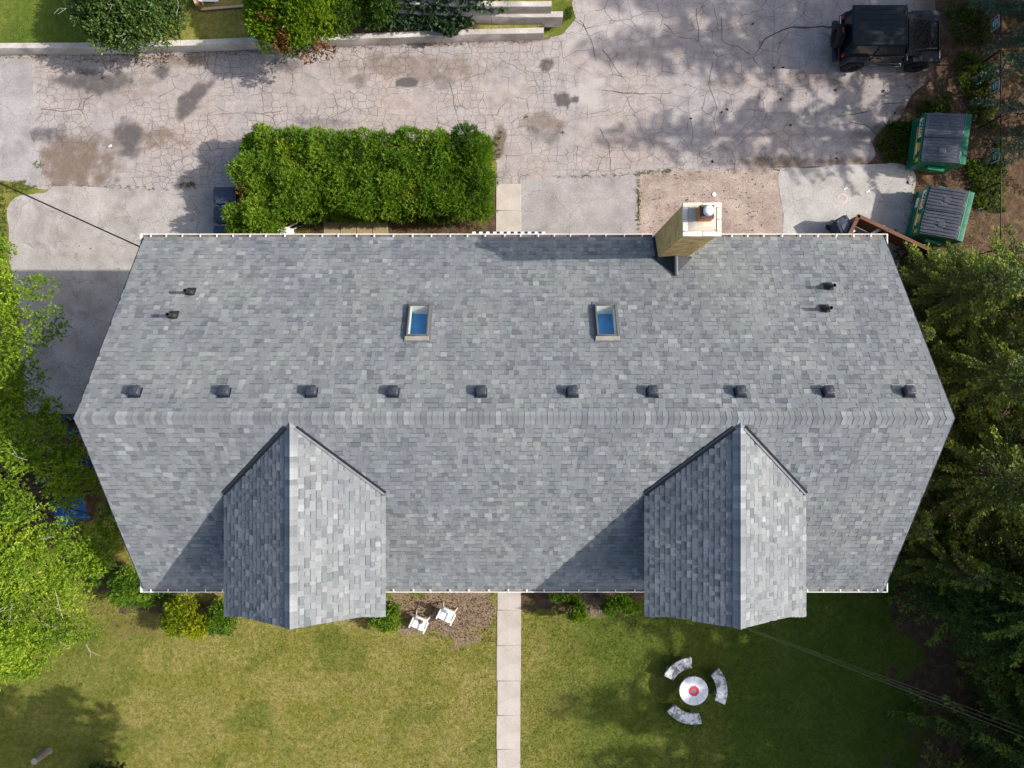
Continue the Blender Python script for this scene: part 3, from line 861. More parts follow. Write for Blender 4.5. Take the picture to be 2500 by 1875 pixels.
# ridge shingles
def ridge_mesh(tone, sl, half=0.165, ln=0.165):
    xs = [-half, -0.06, 0, 0.06, half]
    zz = lambda a: -sl * abs(a) + (0.02 if abs(a) < 0.05 else 0.0)
    V = []
    for yy, lift in ((0, 0.016), (ln, 0.008)):
        for a in xs: V.append((a, yy, zz(a) + lift))
    for a in xs: V.append((a, 0, zz(a) - 0.01))
    F = [(i, i + 1, 6 + i, 5 + i) for i in range(4)] + [(10 + i, 11 + i, i + 1, i) for i in range(4)]
    me = np_mesh('ridge_shingle', np.array(V), np.array(F), {'tone': np.array([tone] * 4 + [tone * .75] * 4)})
    me.materials.append(MS)
    return me
RT = [0.3, 0.4, 0.46, 0.5, 0.58, 0.72, 0.95]
rm = [ridge_mesh(t_, (SB + SF) / 2) for t_ in RT]
rd = [ridge_mesh(t_, SDD, 0.16) for t_ in RT]
def ridge(ms, p0, ang, n, par):
    for i in range(n):
        o = bpy.data.objects.new('ridge_shingle', random.choices(ms, [3, 4, 4, 4, 3, 2, 2])[0]); col.objects.link(o); o.parent = par
        o.location = (p0[0] + math.cos(ang + PI / 2) * i * EXP, p0[1] + math.sin(ang + PI / 2) * i * EXP, p0[2] + random.uniform(-.002, .002))
        o.rotation_euler = (0, 0, ang + random.uniform(-.012, .012))
ridge(rm, (XL, YR, ZR + 0.012), -PI / 2, int((XR - XL) / EXP), roof)
for di, (dx, nm) in enumerate(DORM):
    n = int((valley_y(0) + 0.05 - front_y(0)) / EXP)
    ridge(rd, (dx, front_y(0) - 0.02, ZD + 0.012), 0.0, n, droofs[di])
# closed metal valleys, rake trim
for di, (dx, nm) in enumerate(DORM):
    for sx in (-1, 1):
        a0, a1 = 0.12, HWD + 0.0
        def vp(a, off_main, off_d, lift):
            y = valley_y(a)
            return vec(dx + sx * a, y, ZD - SDD * a + lift)
        p0 = vec(dx + sx * a0, valley_y(a0), ZD - SDD * a0); p1 = vec(dx + sx * a1, valley_y(a1), ZD - SDD * a1)
        dirv = (p1 - p0) / np.linalg.norm(p1 - p0)
        nm_ = vec(0, -SF, 1); nm_ /= np.linalg.norm(nm_)
        nd_ = vec(sx * SDD, 0, 1); nd_ /= np.linalg.norm(nd_)
        tm = np.cross(dirv, nm_); td = np.cross(dirv, nd_)
        if tm[1] < 0: tm = -tm
        if td[1] > 0: td = -td
        for nmx, tt, nn, mm, w_ in (('valley_flashing', tm, nm_, M_FLASH, 0.075), ('valley_flashing', td, nd_, M_FLASH if sx < 0 else M_FLASHG, 0.07)):
            l1 = nn * 0.034; l0 = nn * 0.0
            b = MB()
            q = [p0 + l1, p1 + l1, p1 + tt * w_ + l1, p0 + tt * w_ + l1, p0 + l0, p1 + l0, p1 + tt * w_ + l0, p0 + tt * w_ + l0]
            b.add(q, [(0, 1, 2, 3), (7, 6, 5, 4), (0, 4, 5, 1), (1, 5, 6, 2), (2, 6, 7, 3), (3, 7, 4, 0)])
            b.build(nmx, mm, house)
for x_, s_ in ((XL, -1), (XR, 1)):
    b = MB()
    for (ya, za), (yb, zb) in (((YB, ZE), (YR, ZR)), ((YF, ZE), (YR, ZR))):
        q = []
        for xo in (0.0, 0.025):
            q += [(x_ + s_ * xo, ya, za + 0.004), (x_ + s_ * xo, yb, zb + 0.004), (x_ + s_ * xo, yb, zb - 0.17), (x_ + s_ * xo, ya, za - 0.17)]
        b.add(q, [(0, 1, 2, 3), (7, 6, 5, 4), (0, 4, 5, 1), (1, 5, 6, 2), (2, 6, 7, 3), (3, 7, 4, 0)])
    b.build('rake_trim', M_FLASH, house)

# gutters with hangers
GZ = 5.97
def gutter(x0, x1, y_in, sgn, caps=(True, True), returns=(0, 0), spacing=0.53, dirty=False):
    y0 = y_in; y1 = y_in + sgn * 0.125
    g = MB()
    prof_out = [(y0, GZ - 0.01), (y0, GZ - 0.12), (y1 - sgn * 0.03, GZ - 0.12), (y1, GZ - 0.03), (y1, GZ), (y1 - sgn * 0.022, GZ), (y1 - sgn * 0.022, GZ - 0.012), (y1 - sgn * 0.008, GZ - 0.03),
                (y1 - sgn * 0.035, GZ - 0.108), (y0 + sgn * 0.008, GZ - 0.108), (y0 + sgn * 0.008, GZ - 0.01)]
    g.prism(prof_out, x0, x1, 'x')
    for c_, x_ in zip(caps, (x0, x1)):
        if c_: g.box((x_, (y0 + y1) / 2, GZ - 0.055), (0.012, 0.128, 0.12))
    go = g.build('gutter', M_WHITE, house)
    l = MB(); l.box(((x0 + x1) / 2, (y0 + y1) / 2 - sgn * 0.012, GZ - 0.06), (x1 - x0 - 0.02, 0.092, 0.012)); l.build('gutter_floor', M_CREAM if dirty else M_GUT, go)
    x = x0 + 0.3
    hm = None
    while x < x1 - 0.05:
        if hm is None:
            h = MB(); h.box((0, 0, 0), (0.032, 0.135, 0.012)); hm = h.mesh('hanger'); hm.materials.append(M_WHITE)
        link('hanger', hm, None, go, (x, (y0 + y1) / 2 - sgn * 0.012, GZ + 0.006), (0, 0, random.uniform(-.04, .04)))
        x += spacing * random.uniform(0.86, 1.12)
    return go
gutter(XL - 0.1, CH[0] - 0.06, YB + 0.0, 1, dirty=True)
gutter(CH[1] + 0.06, XR + 0.1, YB + 0.0, 1, dirty=True)
gutter(XL - 0.1, DORM[0][0] - HWD + 0.4, YF, -1)
gutter(DORM[0][0] + HWD - 0.4, DORM[1][0] - HWD + 0.4, YF, -1)
gutter(DORM[1][0] + HWD - 0.4, XR + 0.1, YF, -1)
for x_, s_ in ((XL - 0.1, -1), (XR + 0.1, 1)):
    for y0, y1 in ((YB + 0.12, YB - 0.42), (YF - 0.12, YF + 0.38)):
        b = MB(); b.box((x_, (y0 + y1) / 2, GZ - 0.06), (0.035, abs(y1 - y0), 0.125)); b.box((x_ - s_ * 0.05, y1 + (0.02 if y1 < y0 else -0.02) * 8, GZ - 0.01), (0.09, 0.04, 0.012))
        b.build('gutter_return', M_WHITE, house)

# striped canopy over the back door
can = MB(); ca0, ca1 = W(1153, 0, 2.55)[0], W(1331, 0, 2.55)[0]
cy = W(0, 566.0, 2.55)[1]
can.box(((ca0 + ca1) / 2, (cy + 3.95) / 2 - 0.03, 2.53), (ca1 - ca0, cy - 3.95 - 0.06, 0.03))
cano = can.build('door_canopy', M_WHITE, house)
ns = 21; sw = (ca1 - ca0) / ns
sm_ = {}
for k in range(ns):
    mm = M_WHITE if k % 2 == 0 else M_PIPE
    if mm.name not in sm_:
        h = MB(); h.box((0, 0, 0), (sw * 0.99, 0.9, 0.03)); h.box((0, 0.44, -0.08), (sw * 0.99, 0.02, 0.14)); sm_[mm.name] = h.mesh('canopy_stripe'); sm_[mm.name].materials.append(mm)
    link('canopy_stripe', sm_[mm.name], None, cano, (ca0 + sw * (k + .5), cy - 0.45, 2.565))

# skylights: curb, frame, glass and the shaft one looks down into
def skylight(c, label):
    th = math.atan(SB)
    Mx = Matrix.Translation(Vector(c)) @ Matrix.Rotation(-th, 4, 'X')     # local y runs down the back slope
    w, l, h = 0.58, 1.08, 0.12
    r = bpy.data.objects.new('skylight', None); col.objects.link(r); r.parent = house; r.matrix_local = Mx
    f = MB(); t_ = 0.048
    for sx in (-1, 1): f.rbox((sx * (w / 2 - t_ / 2), 0, h / 2), (t_, l, h), 0.008, 1)
    for sy in (-1, 1): f.rbox((0, sy * (l / 2 - t_ / 2), h / 2), (w - 2 * t_, t_, h - 0.004), 0.008, 1)
    f.build('skylight_frame', M_FRAME, r)
    e = MB()
    for sx in (-1, 1): e.box((sx * (w / 2 + .03), 0, .012), (.06, l + .3, .012))
    for sy in (-1, 1): e.box((0, sy * (l / 2 + .075), .011), (w, .15, .012))
    e.build('skylight_flashing', M_FLASHG, r)
    a = MB(); a.add([(-w / 2 - .03, -l / 2 - .01, h * .8), (w / 2 + .03, -l / 2 - .01, h * .8), (w / 2 + .04, -l / 2 - .1, .03), (-w / 2 - .04, -l / 2 - .1, .03),
                     (-w / 2 - .03, -l / 2 - .01, .0), (w / 2 + .03, -l / 2 - .01, .0), (w / 2 + .04, -l / 2 - .1, .0), (-w / 2 - .04, -l / 2 - .1, .0)],
                    [(0, 1, 2, 3), (7, 6, 5, 4), (0, 4, 5, 1), (1, 5, 6, 2), (2, 6, 7, 3), (3, 7, 4, 0)])
    a.build('skylight_apron', M_APRON, r)
    p = MB(); p.box((0, 0, h - 0.03), (w - 2 * t_, l - 2 * t_, 0.008)); p.build('skylight_pane', M_GLASS, r)
    iw, il, D = w / 2 - t_ - 0.001, l / 2 - t_ - 0.001, -0.29
    s = MB()
    s.add([(-iw, -il, h - .04), (iw, -il, h - .04), (iw, il, h - .04), (-iw, il, h - .04), (-iw, -il, D), (iw, -il, D), (iw, il, D), (-iw, il, D)],
          [(0, 4, 5, 1), (1, 5, 6, 2), (2, 6, 7, 3), (3, 7, 4, 0)])
    s.build('skylight_shaft', M_SHAFT, r)
    q = MB(); q.box((0, 0, D + 0.003), (2 * iw - 0.002, 2 * il - 0.002, 0.01)); q.build('skylight_blind', M_BLUEB, r)
    return r
for s_ in SKY: skylight(s_, '')

# roof vents
def vent_meshes():
    hd = MB(); hd.rbox((0, 0, 0.09), (0.27, 0.26, 0.16), 0.045, 3)
    hd.lathe([(0.085, 0.166), (0.06, 0.178), (0.02, 0.184), (0.0005, 0.185)], n=16)
    fl = MB(); fl.box((0, 0.0, 0.008), (0.31, 0.29, 0.012)); fl.box((0, 0, 0.03), (0.24, 0.24, 0.05))
    a, c = hd.mesh('vent_hood'), fl.mesh('vent_flange'); a.materials.append(M_VENT); c.materials.append(M_FLASH)
    return a, c
vh, vf = vent_meshes()
for px in (324, 543, 757, 958, 1174, 1398, 1595, 1811, 2027, 2225):
    p = on_roof(px, 958, 0.17)
    r = bpy.data.objects.new('roof_vent', None); col.objects.link(r); r.parent = house
    r.matrix_local = Matrix.Translation(Vector(p) + Vector((0, 0, 0.015))) @ Matrix.Rotation(-math.atan(SB), 4, 'X') @ Matrix.Rotation(random.uniform(-.05, .05), 4, 'Z')
    link('vent_hood', vh, None, r); link('vent_flange', vf, None, r, (0, 0.06 if False else -0.02, 0))
# plumbing stacks
for px, py in ((467, 714), (425, 771), (2022, 701), (2014, 755)):
    p = on_roof(px, py, 0.02)
    r = bpy.data.objects.new('plumbing_stack', None); col.objects.link(r); r.parent = house; r.location = p
    b = MB(); b.lathe([(0.05, -0.05), (0.05, 0.42), (0.04, 0.42), (0.04, 0.3)], n=16); b.build('stack_pipe', M_PIPE, r)
    b = MB(); b.lathe([(0.04, 0.34), (0.001, 0.34)], n=16); b.build('stack_bore', M_HOLE, r)
    b = MB(); b.lathe([(0.13, -0.06), (0.1, 0.07), (0.06, 0.14), (0.05, 0.15)], n=18)
    b.box((0, 0.03, 0.03), (0.24, 0.26, 0.012), (-math.atan(SB), 0, 0)); b.build('stack_boot', M_PIPE, r)

# chimney
ch = MB(); ch.box(((CH[0] + CH[1]) / 2, (CH[2] + CH[3]) / 2, 4.7), (CH[1] - CH[0] - 0.02, CH[3] - CH[2] - 0.02, 9.4))
cho = ch.build('chimney', M_MORT, house)
ZC = 9.62
bl, bh, mj = 0.2, 0.063, 0.011
bm_cache = {}
bricks = []
nrow = int((9.48 - 5.6) / (bh + mj))
for rI in range(nrow):
    z = 9.47 - (rI + 0.5) * (bh + mj)
    for face in range(4):
        L = (CH[1] - CH[0]) if face in (0, 2) else (CH[3] - CH[2])
        offs = -(bl / 2) * ((rI + face) % 2)
        u = offs
        while u < L - 0.02:
            a0 = max(u, 0); a1 = min(u + bl, L)
            u += bl + mj
            if a1 - a0 < 0.03: continue
            cu = (a0 + a1) / 2
            if face == 0: c = (CH[0] + cu, CH[2], z); rz = 0
            elif face == 1: c = (CH[1], CH[2] + cu, z); rz = PI / 2
            elif face == 2: c = (CH[1] - cu, CH[3], z); rz = PI
            else: c = (CH[0], CH[3] - cu, z); rz = -PI / 2
            if c[2] < roof_z(min(c[1], YB)) - 0.05 and face != 2: continue
            bricks.append((z + (0.5 if face in (0, 3) else -50), round(a1 - a0, 3), c, rz))
bricks.sort(key=lambda q: -q[0])
rest = MB()
for i, (_, L, c, rz) in enumerate(bricks):
    if i < 300:
        if L not in bm_cache:
            h = MB(); h.box((0, 0, 0), (L, 0.03, bh)); bm_cache[L] = h.mesh('brick'); bm_cache[L].materials.append(M_BRICK)
        link('brick', bm_cache[L], None, cho, (c[0] + random.uniform(-.002, .002), c[1] + random.uniform(-.002, .002), c[2]), (0, 0, rz))
    else:
        rest.box(c, (L, 0.03, bh), (0, 0, rz))
rest.build('brick_remainder', M_BRICK, cho, kind='stuff')
cx0, cx1, cy0, cy1 = 4.17, 5.125, 3.61, 4.445
cw = 0.125
for (a0, a1, b0, b1) in ((cx0, (cx0 + cx1) / 2, cy0, cy0 + cw), ((cx0 + cx1) / 2, cx1, cy0, cy0 + cw), (cx0, (cx0 + cx1) / 2, cy1 - cw, cy1), ((cx0 + cx1) / 2, cx1, cy1 - cw, cy1),
                         (cx0, cx0 + cw, cy0 + cw, (cy0 + cy1) / 2), (cx0, cx0 + cw, (cy0 + cy1) / 2, cy1 - cw), (cx1 - cw, cx1, cy0 + cw, (cy0 + cy1) / 2), (cx1 - cw, cx1, (cy0 + cy1) / 2, cy1 - cw)):
    b = MB(); b.rbox(((a0 + a1) / 2, (b0 + b1) / 2, ZC - 0.05), (a1 - a0 - 0.007, b1 - b0 - 0.007, 0.1), 0.008, 1); b.build('coping_stone', M_COPE, cho)
b = MB(); b.add([(cx0 + cw, cy0 + cw, ZC - 0.03), (cx1 - cw, cy0 + cw, ZC - 0.03), (cx1 - cw, cy1 - cw, ZC - 0.03), (cx0 + cw, cy1 - cw, ZC - 0.03),
                 (4.45, 3.95, ZC + 0.05), (4.88, 3.95, ZC + 0.05), (4.88, 4.33, ZC + 0.05), (4.45, 4.33, ZC + 0.05)],
                [(0, 1, 5, 4), (1, 2, 6, 5), (2, 3, 7, 6), (3, 0, 4, 7), (4, 5, 6, 7)]); b.build('mortar_crown', M_CROWN, cho)
fx, fy = 4.68, 4.13
b = MB(); b.rbox((fx, fy, ZC + 0.16), (0.36, 0.34, 0.32), 0.03, 2); b.build('clay_flue', M_CLAY, cho)
b = MB(); b.rbox((fx, fy, ZC + 0.325), (0.345, 0.325, 0.03), 0.01, 1); b.build('flue_top', M_SOOT, cho)
b = MB(); b.lathe([(0.1, 0.33), (0.1, 0.47)], (fx, fy, ZC), 24); b.lathe([(0.125, 0.45), (0.13, 0.47), (0.125, 0.49), (0.1, 0.535), (0.05, 0.555), (0.0005, 0.56)], (fx, fy, ZC), 24)
b.build('flue_cowl', M_CAP, cho)
# cricket behind the chimney and base flashing
yk = 3.1
zk = roof_z(CH[2]) + 0.36
b = MB()
b.add([(CH[0] - 0.16, CH[2] + .02, roof_z(CH[2]) + 0.045), (CH[1] + 0.16, CH[2] + .02, roof_z(CH[2]) + 0.045), ((CH[0] + CH[1]) / 2, CH[2], zk), ((CH[0] + CH[1]) / 2, yk, roof_z(yk) + 0.045)],
      [(0, 2, 3), (2, 1, 3)])
b.build('cricket', M_FLASH, house)
b = MB(); b.tube([((CH[0] + CH[1]) / 2 + .02, CH[2] - 0.01, zk + 0.005), ((CH[0] + CH[1]) / 2 + .02, yk - 0.03, roof_z(yk) + 0.05)], [0.05, 0.055], 8); b.build('cricket_ridge', M_FLASHG, house)
b = MB()
for x_ in (CH[0] - 0.022, CH[1] + 0.022):
    q = [(x_ - .02, CH[2] - 0.04, roof_z(CH[2]) + 0.15), (x_ + .02, CH[2] - 0.04, roof_z(CH[2]) + 0.15), (x_ + .02, YB + 0.02, ZE + 0.12), (x_ - .02, YB + 0.02, ZE + 0.12),
         (x_ - .05, CH[2] - 0.04, roof_z(CH[2]) + 0.01), (x_ + .05, CH[2] - 0.04, roof_z(CH[2]) + 0.01), (x_ + .05, YB + 0.02, ZE + .01), (x_ - .05, YB + 0.02, ZE + .01)]
    b.add(q, [(0, 1, 2, 3), (7, 6, 5, 4), (0, 4, 5, 1), (1, 5, 6, 2), (2, 6, 7, 3), (3, 7, 4, 0)])
b.box(((CH[0] + CH[1]) / 2, CH[2] - 0.022, roof_z(CH[2]) + 0.05), (CH[1] - CH[0] + 0.1, 0.03, 0.16))
b.build('chimney_flashing', M_FLASH, house)

# overhead lines
def sag(p, q, s, n=14):
    p = Vector(p); q = Vector(q)
    return [p.lerp(q, i / n) - Vector((0, 0, 4 * s * (i / n) * (1 - i / n))) for i in range(n + 1)]
b = MB(); b.tube(sag((XL - 0.05, 4.02, 5.9), W(-420, 258, 5.6), 0.15), 0.022, 6)
tag(b.build('overhead_cable', M_BLACK), 'thick black overhead cable running from the left end of the roof eave', 'cable')
for k, (dy, lb_) in enumerate(((0, 'palest and lowest of the three thin wires strung from the right dormer peak'), (-10, 'middle one of the three thin wires strung from the right dormer peak'), (-20, 'uppermost dark one of the three thin wires strung from the right dormer peak'))):
    p = (DORM[1][0] + 0.02 + 0.03 * k, -6.12, ZD - 0.25)
    q = W(2900, 1962 + dy * 1.6, 8.6)
    b = MB(); b.tube(sag(p, q, 0.18 + 0.03 * k), 0.0036 if k == 0 else 0.0026, 4)
    tag(b.build('service_wire', M_WIRE), lb_, 'wire', 'thin wires running from the right dormer to the trees')

# ------------------------------------------------------------------ terraces at the back left
def zter(y): return 0
def retaining(label, pts, h0, h1, wtop, joints):
    """pts: pixel points of the front top edge, left to right; stands on z=h0, top at h1"""
    root = thing('retaining_wall', label, 'wall', (*W2(*pts[0], h1), h0))
    ox, oy = W2(*pts[0], h1)
    allp = np.array([W2(*p, h1) for p in pts])
    xs = [allp[0][0]] + [W2(j, 0, h1)[0] for j in joints] + [allp[-1][0]]
    for i in range(len(xs) - 1):
        a, c = xs[i] + 0.006, xs[i + 1] - 0.006
        n = max(2, int((c - a) / 0.35))
        xx = np.linspace(a, c, n)
        yy = np.interp(xx, allp[:, 0], allp[:, 1])
        V = []; F = []
        for k in range(n):
            j = 0.012 * (vn(xx[k] * 2.0, 3.0, 80) - .5)
            for (dy, z) in ((0, h0), (j, h1 - 0.015), (0.015, h1 + j), (wtop, h1 + j * .5), (wtop, h0)):
                V.append((xx[k] - ox, yy[k] + dy - oy, z - h0))
        for k in range(n - 1):
            for e in range(4): F.append((k * 5 + e, k * 5 + e + 1, k * 5 + 5 + e + 1, k * 5 + 5 + e))
        F.append((0, 1, 2, 3, 4)); F.append(tuple((n - 1) * 5 + e for e in (4, 3, 2, 1, 0)))
        m = MB(); m.add(V, F); m.build('wall_section', M_WALLC, root)
    return root
H1, H2, H3 = 0.55, 1.05, 1.55
retaining('lowest long concrete retaining wall along the edge of the cracked lot', [(-260, 124), (0, 118), (200, 117), (480, 110), (620, 104), (900, 94), (1100, 86), (1328, 80)], 0.0, H1, 0.2, (110, 440, 800, 1075))
retaining('middle concrete terrace wall, half hidden by the ivy', [(890, 28), (1010, 33), (1120, 38), (1250, 42), (1375, 41)], 0.3, H2, 0.2, (1060, 1200))
retaining('topmost concrete terrace wall at the picture edge', [(890, 6), (1080, 12), (1215, 16), (1347, 15)], 0.8, H3, 0.18, (1100, 1240))
tg = {'x': 0}
def terr_attr(px, py):
    z = np.zeros_like(px)
    return {'soil': np.clip(0.9 * sst(700, 800, px) * (1 - sst(1130, 1220, px)) + 0.35 * sst(0.5, .62, fbm(px / 40.0, py / 40.0, 88)), 0, 1), 'mulch': z,
            'green': np.clip(1.2 * (1 - sst(330, 430, px)), 0, 1)}
def up(px, py, z): return W2(px, py, z)
sheet('terrace_lawn', [up(-260, 109, .5), up(0, 106, .5), up(200, 105, .5), up(480, 98, .5), up(620, 92, .5), up(900, 82, .5), up(1100, 74, .5), up(1328, 68, .5), up(1329, 38, .5), up(880, 26, .5), up(880, -140, .5), up(-260, -140, .5)],
      0.2, H1 - 0.04, M_LAWN, terr_attr, 0.0)
sheet('middle_terrace', [up(880, 26, 1.), up(1010, 24, 1.), up(1250, 32, 1.), up(1374, 31, 1.), up(1374, 14, 1.), up(880, 2, 1.)], 0.2, H2 - 0.05, M_LAWN, terr_attr, 0.0)
sheet('upper_terrace', [up(880, -2, 1.5), up(1215, 7, 1.5), up(1346, 6, 1.5), up(1346, -140, 1.5), up(880, -140, 1.5)], 0.2, H3 - 0.05, M_LAWN, terr_attr, 0.0)

# ------------------------------------------------------------------ foliage builders
def rand_unit(n, g):
    v = g.normal(size=(n, 3)); return v / np.linalg.norm(v, axis=1)[:, None]
def leaves(P, D, L, Wd, tone, g):
    """diamond leaves at P along D"""
    n = len(P)
    D = D / np.linalg.norm(D, axis=1)[:, None]
    S = np.cross(D, rand_unit(n, g)); S /= (np.linalg.norm(S, axis=1)[:, None] + 1e-9)
    L = np.broadcast_to(L, n)[:, None]; Wd = np.broadcast_to(Wd, n)[:, None]
    V = np.stack([P, P + D * L * 0.45 + S * Wd / 2, P + D * L, P + D * L * 0.45 - S * Wd / 2], 1).reshape(-1, 3)
    F = np.arange(4 * n).reshape(n, 4)
    return V, F, np.clip(tone, 0, 1)
def join_leaves(parts):
    V = []; F = []; T = []; b = 0
    for v, f, t_ in parts:
        V.append(v); F.append(f + b); T.append(t_); b += len(v)
    return np.vstack(V), np.vstack(F), np.concatenate(T)
def sprays(C, Dm, n_per, L, Wd, tone, g, spread=0.7, size=1.0):
    """each spray: n_per leaves fanned along a direction"""
    k = len(C)
    Cb = np.repeat(C, n_per, 0); Db = np.repeat(Dm, n_per, 0); Tb = np.repeat(tone, n_per)
    D = Db + spread * rand_unit(k * n_per, g)
    P = Cb + Db * (g.random((k * n_per, 1)) * 0.9 - 0.1) * L * 1.3
    return leaves(P, D, L * g.uniform(0.6, 1.25, k * n_per) * size, Wd * g.uniform(0.7, 1.3, k * n_per), Tb + g.normal(0, 0.09, k * n_per), g)
def clump_foliage(cl, dens, L, Wd, seed, n_per=6, upb=0.5, tone0=0.5, inner=0.55, spread=0.7):
    """cl: list of (x,y,z,rx,ry,rz,tone)"""
    g = np.random.default_rng(seed)
    parts = []
    for (x, y, z, rx, ry, rz, tn) in cl:
        area = (rx * ry + rx * rz + ry * rz) / 3 * 4 * PI
        n = max(4, int(dens * area))
        U = rand_unit(n, g); U[:, 2] = np.where(U[:, 2] < -0.25, -U[:, 2] * 0.6, U[:, 2])
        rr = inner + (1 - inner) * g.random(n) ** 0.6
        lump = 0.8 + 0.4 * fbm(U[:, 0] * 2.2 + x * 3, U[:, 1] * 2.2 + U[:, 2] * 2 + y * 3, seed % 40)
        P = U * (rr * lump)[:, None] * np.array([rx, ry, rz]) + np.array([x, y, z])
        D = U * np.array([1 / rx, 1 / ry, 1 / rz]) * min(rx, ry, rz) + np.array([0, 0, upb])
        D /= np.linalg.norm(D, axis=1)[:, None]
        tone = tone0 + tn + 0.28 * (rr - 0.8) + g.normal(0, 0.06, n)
        parts.append(sprays(P, D, n_per, L, Wd, tone, g, spread))
    return join_leaves(parts)
def foliage_obj(name, data, m, parent, kind=None):
    V, F, T = data
    return link(name, np_mesh(name, V, F, {'tone': T}), m, parent, kind=kind)

def shrub(name, label, cat, loc, rx, ry, h, leaf, dens=60, L=0.1, Wd=0.045, seed=1, nclump=14, upb=0.6, group=None, tone=0.5, stem=True, spread=0.7):
    root = thing(name, label, cat, (loc[0], loc[1], 0), 0, group)
    g = np.random.default_rng(seed)
    cl = []
    for i in range(nclump):
        a = g.random() * 2 * PI; r = math.sqrt(g.random()) * 0.78
        zz = h * (0.35 + 0.45 * (1 - r * r) * g.uniform(0.6, 1.15))
        cr = g.uniform(0.28, 0.42)
        cl.append((math.cos(a) * r * rx, math.sin(a) * r * ry, zz, rx * cr, ry * cr, h * g.uniform(0.24, 0.36), g.normal(0, 0.09)))
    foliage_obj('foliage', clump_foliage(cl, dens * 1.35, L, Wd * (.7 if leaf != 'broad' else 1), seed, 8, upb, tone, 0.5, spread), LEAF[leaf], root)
    s = MB()
    for c in cl[:6]: s.tube([(0, 0, 0), (c[0] * .5, c[1] * .5, c[2] * .6), (c[0], c[1], c[2])], [0.03, 0.02, 0.01], 5)
    s.build('stems', M_BARK, root)
    return root

# ---- the clipped cedar hedge behind the house
def hedge():
    g = np.random.default_rng(5)
    x0, y0 = W2(574, 512, 1.8); x1, y1 = W2(1184, 320, 2.0)
    cx, cy_ = (x0 + x1) / 2, (y0 + y1) / 2
    root = thing('cedar_hedge', 'big bright green cedar hedge block between the lot and the house', 'hedge', (cx, cy_, 0))
    cl = []; brown = []
    nx, ny = 19, 7
    for i in range(nx):
        for j in range(ny):
            u = (i + 0.5 + g.uniform(-.35, .35)) / nx; v = (j + 0.5 + g.uniform(-.35, .35)) / ny
            x = x0 + (x1 - x0) * u - cx; y = y0 + (y1 - y0) * v - cy_
            if u < .13 and v < 0.3: y -= 0.4
            z = 1.52 + g.uniform(-0.17, 0.2)
            if (u < .08 or u > .93) and (v < .2 or v > .8): z -= .5; x += .3 * (1 if u < .5 else -1)
            tn = g.normal(0, 0.09) - (0.16 if u > 0.86 else 0) + (0.08 if u < 0.12 else 0)
            cl.append((x, y, z, g.uniform(.28, .52), g.uniform(.26, .46), g.uniform(.42, .72), tn))
    for i in range(14): cl.append((x0 + g.uniform(-.25, 1.15) - cx, y0 - g.uniform(.1, .65) - cy_, g.uniform(.7, 1.5), .36, .34, .5, g.normal(.08, .08)))
    for i in range(90):       # the sides down to the ground
        t_ = g.random(); e = g.integers(0, 4)
        if e < 2: x = x0 + (x1 - x0) * t_ - cx; y = (y0 + 0.2 if e == 0 else y1 - 0.2) - cy_
        else: x = (x0 + 0.3 if e == 2 else x1 - 0.2) - cx; y = y0 + (y1 - y0) * t_ - cy_
        cl.append((x, y, g.uniform(0.4, 1.1), .36, .36, .5, g.normal(-0.1, 0.08)))
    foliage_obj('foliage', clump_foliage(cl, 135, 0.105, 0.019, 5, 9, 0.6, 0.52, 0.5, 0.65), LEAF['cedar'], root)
    dead = [(x0 + 0.35 - cx, y0 + .6 - cy_ + k * .35, 1.6, .3, .25, .4, g.normal(0, .1)) for k in range(3)] + [(x1 - .35 - cx, g.uniform(y0 + .4, y1 - .4) - cy_, 1.5, .25, .25, .45, g.normal(0, .1)) for k in range(3)]
    foliage_obj('browned_foliage', clump_foliage(dead, 16, 0.11, 0.04, 6, 6, 0.6, 0.5), LEAF['rust'], root)
    s = MB()
    for i in range(24):
        x = x0 + (x1 - x0) * (i + .5) / 24 - cx; y = (y0 + (y1 - y0) * g.uniform(.25, .75)) - cy_
        s.tube([(x, y, 0), (x + g.uniform(-.1, .1), y, 0.9), (x + g.uniform(-.2, .2), y + g.uniform(-.2, .2), 1.7)], [0.06, 0.045, 0.02], 6)
    s.build('stems', M_BARK, root)
hedge()
shrub('shrub', 'low bright green shrub between the blue bins and the tipped chair', 'shrub', W2(625, 566, .6), 0.85, 0.5, 0.85, 'cedar', 70, 0.1, 0.04, 21, 12, tone=0.6)
shrub('yellow_shrub', 'yellow tipped cypress shrub in front of the left eave', 'shrub', W2(452, 1508, .7), 0.95, 0.75, 1.15, 'yellow', 75, 0.1, 0.04, 22, 14, tone=0.6)
shrub('shrub', 'green shrub between the yellow shrub and the left dormer', 'shrub', W2(535, 1500, .5), 0.72, 0.75, 0.9, 'cedar', 70, 0.1, 0.04, 23, 12, tone=0.45)
shrub('shrub', 'dark rounded shrub at the front left corner of the roof', 'shrub', W2(318, 1428, .7), 1.0, 0.62, 1.2, 'cedar', 70, 0.1, 0.04, 24, 14, tone=0.5)
shrub('shrub', 'dark spreading shrub furthest left beside the leafy tree', 'shrub', W2(238, 1388, .6), 0.8, 0.6, 1.0, 'cedar', 60, 0.1, 0.04, 25, 12, tone=0.32)
shrub('shrub', 'flat green shrub under the front left gutter', 'shrub', W2(370, 1458, .3), 1.1, 0.5, 0.5, 'cedar', 60, 0.09, 0.04, 26, 12, tone=0.4)
shrub('shrub', 'bright green shrub peeping out right of the left dormer', 'shrub', W2(940, 1490, .5), 0.65, 0.8, 0.85, 'cedar', 75, 0.09, 0.04, 27, 12, tone=0.62)
shrub('upright_shrub', 'small upright golden green shrub right of the front path', 'shrub', W2(1405, 1490, .8), 0.32, 0.42, 1.3, 'golden', 90, 0.09, 0.04, 28, 10, tone=0.6)
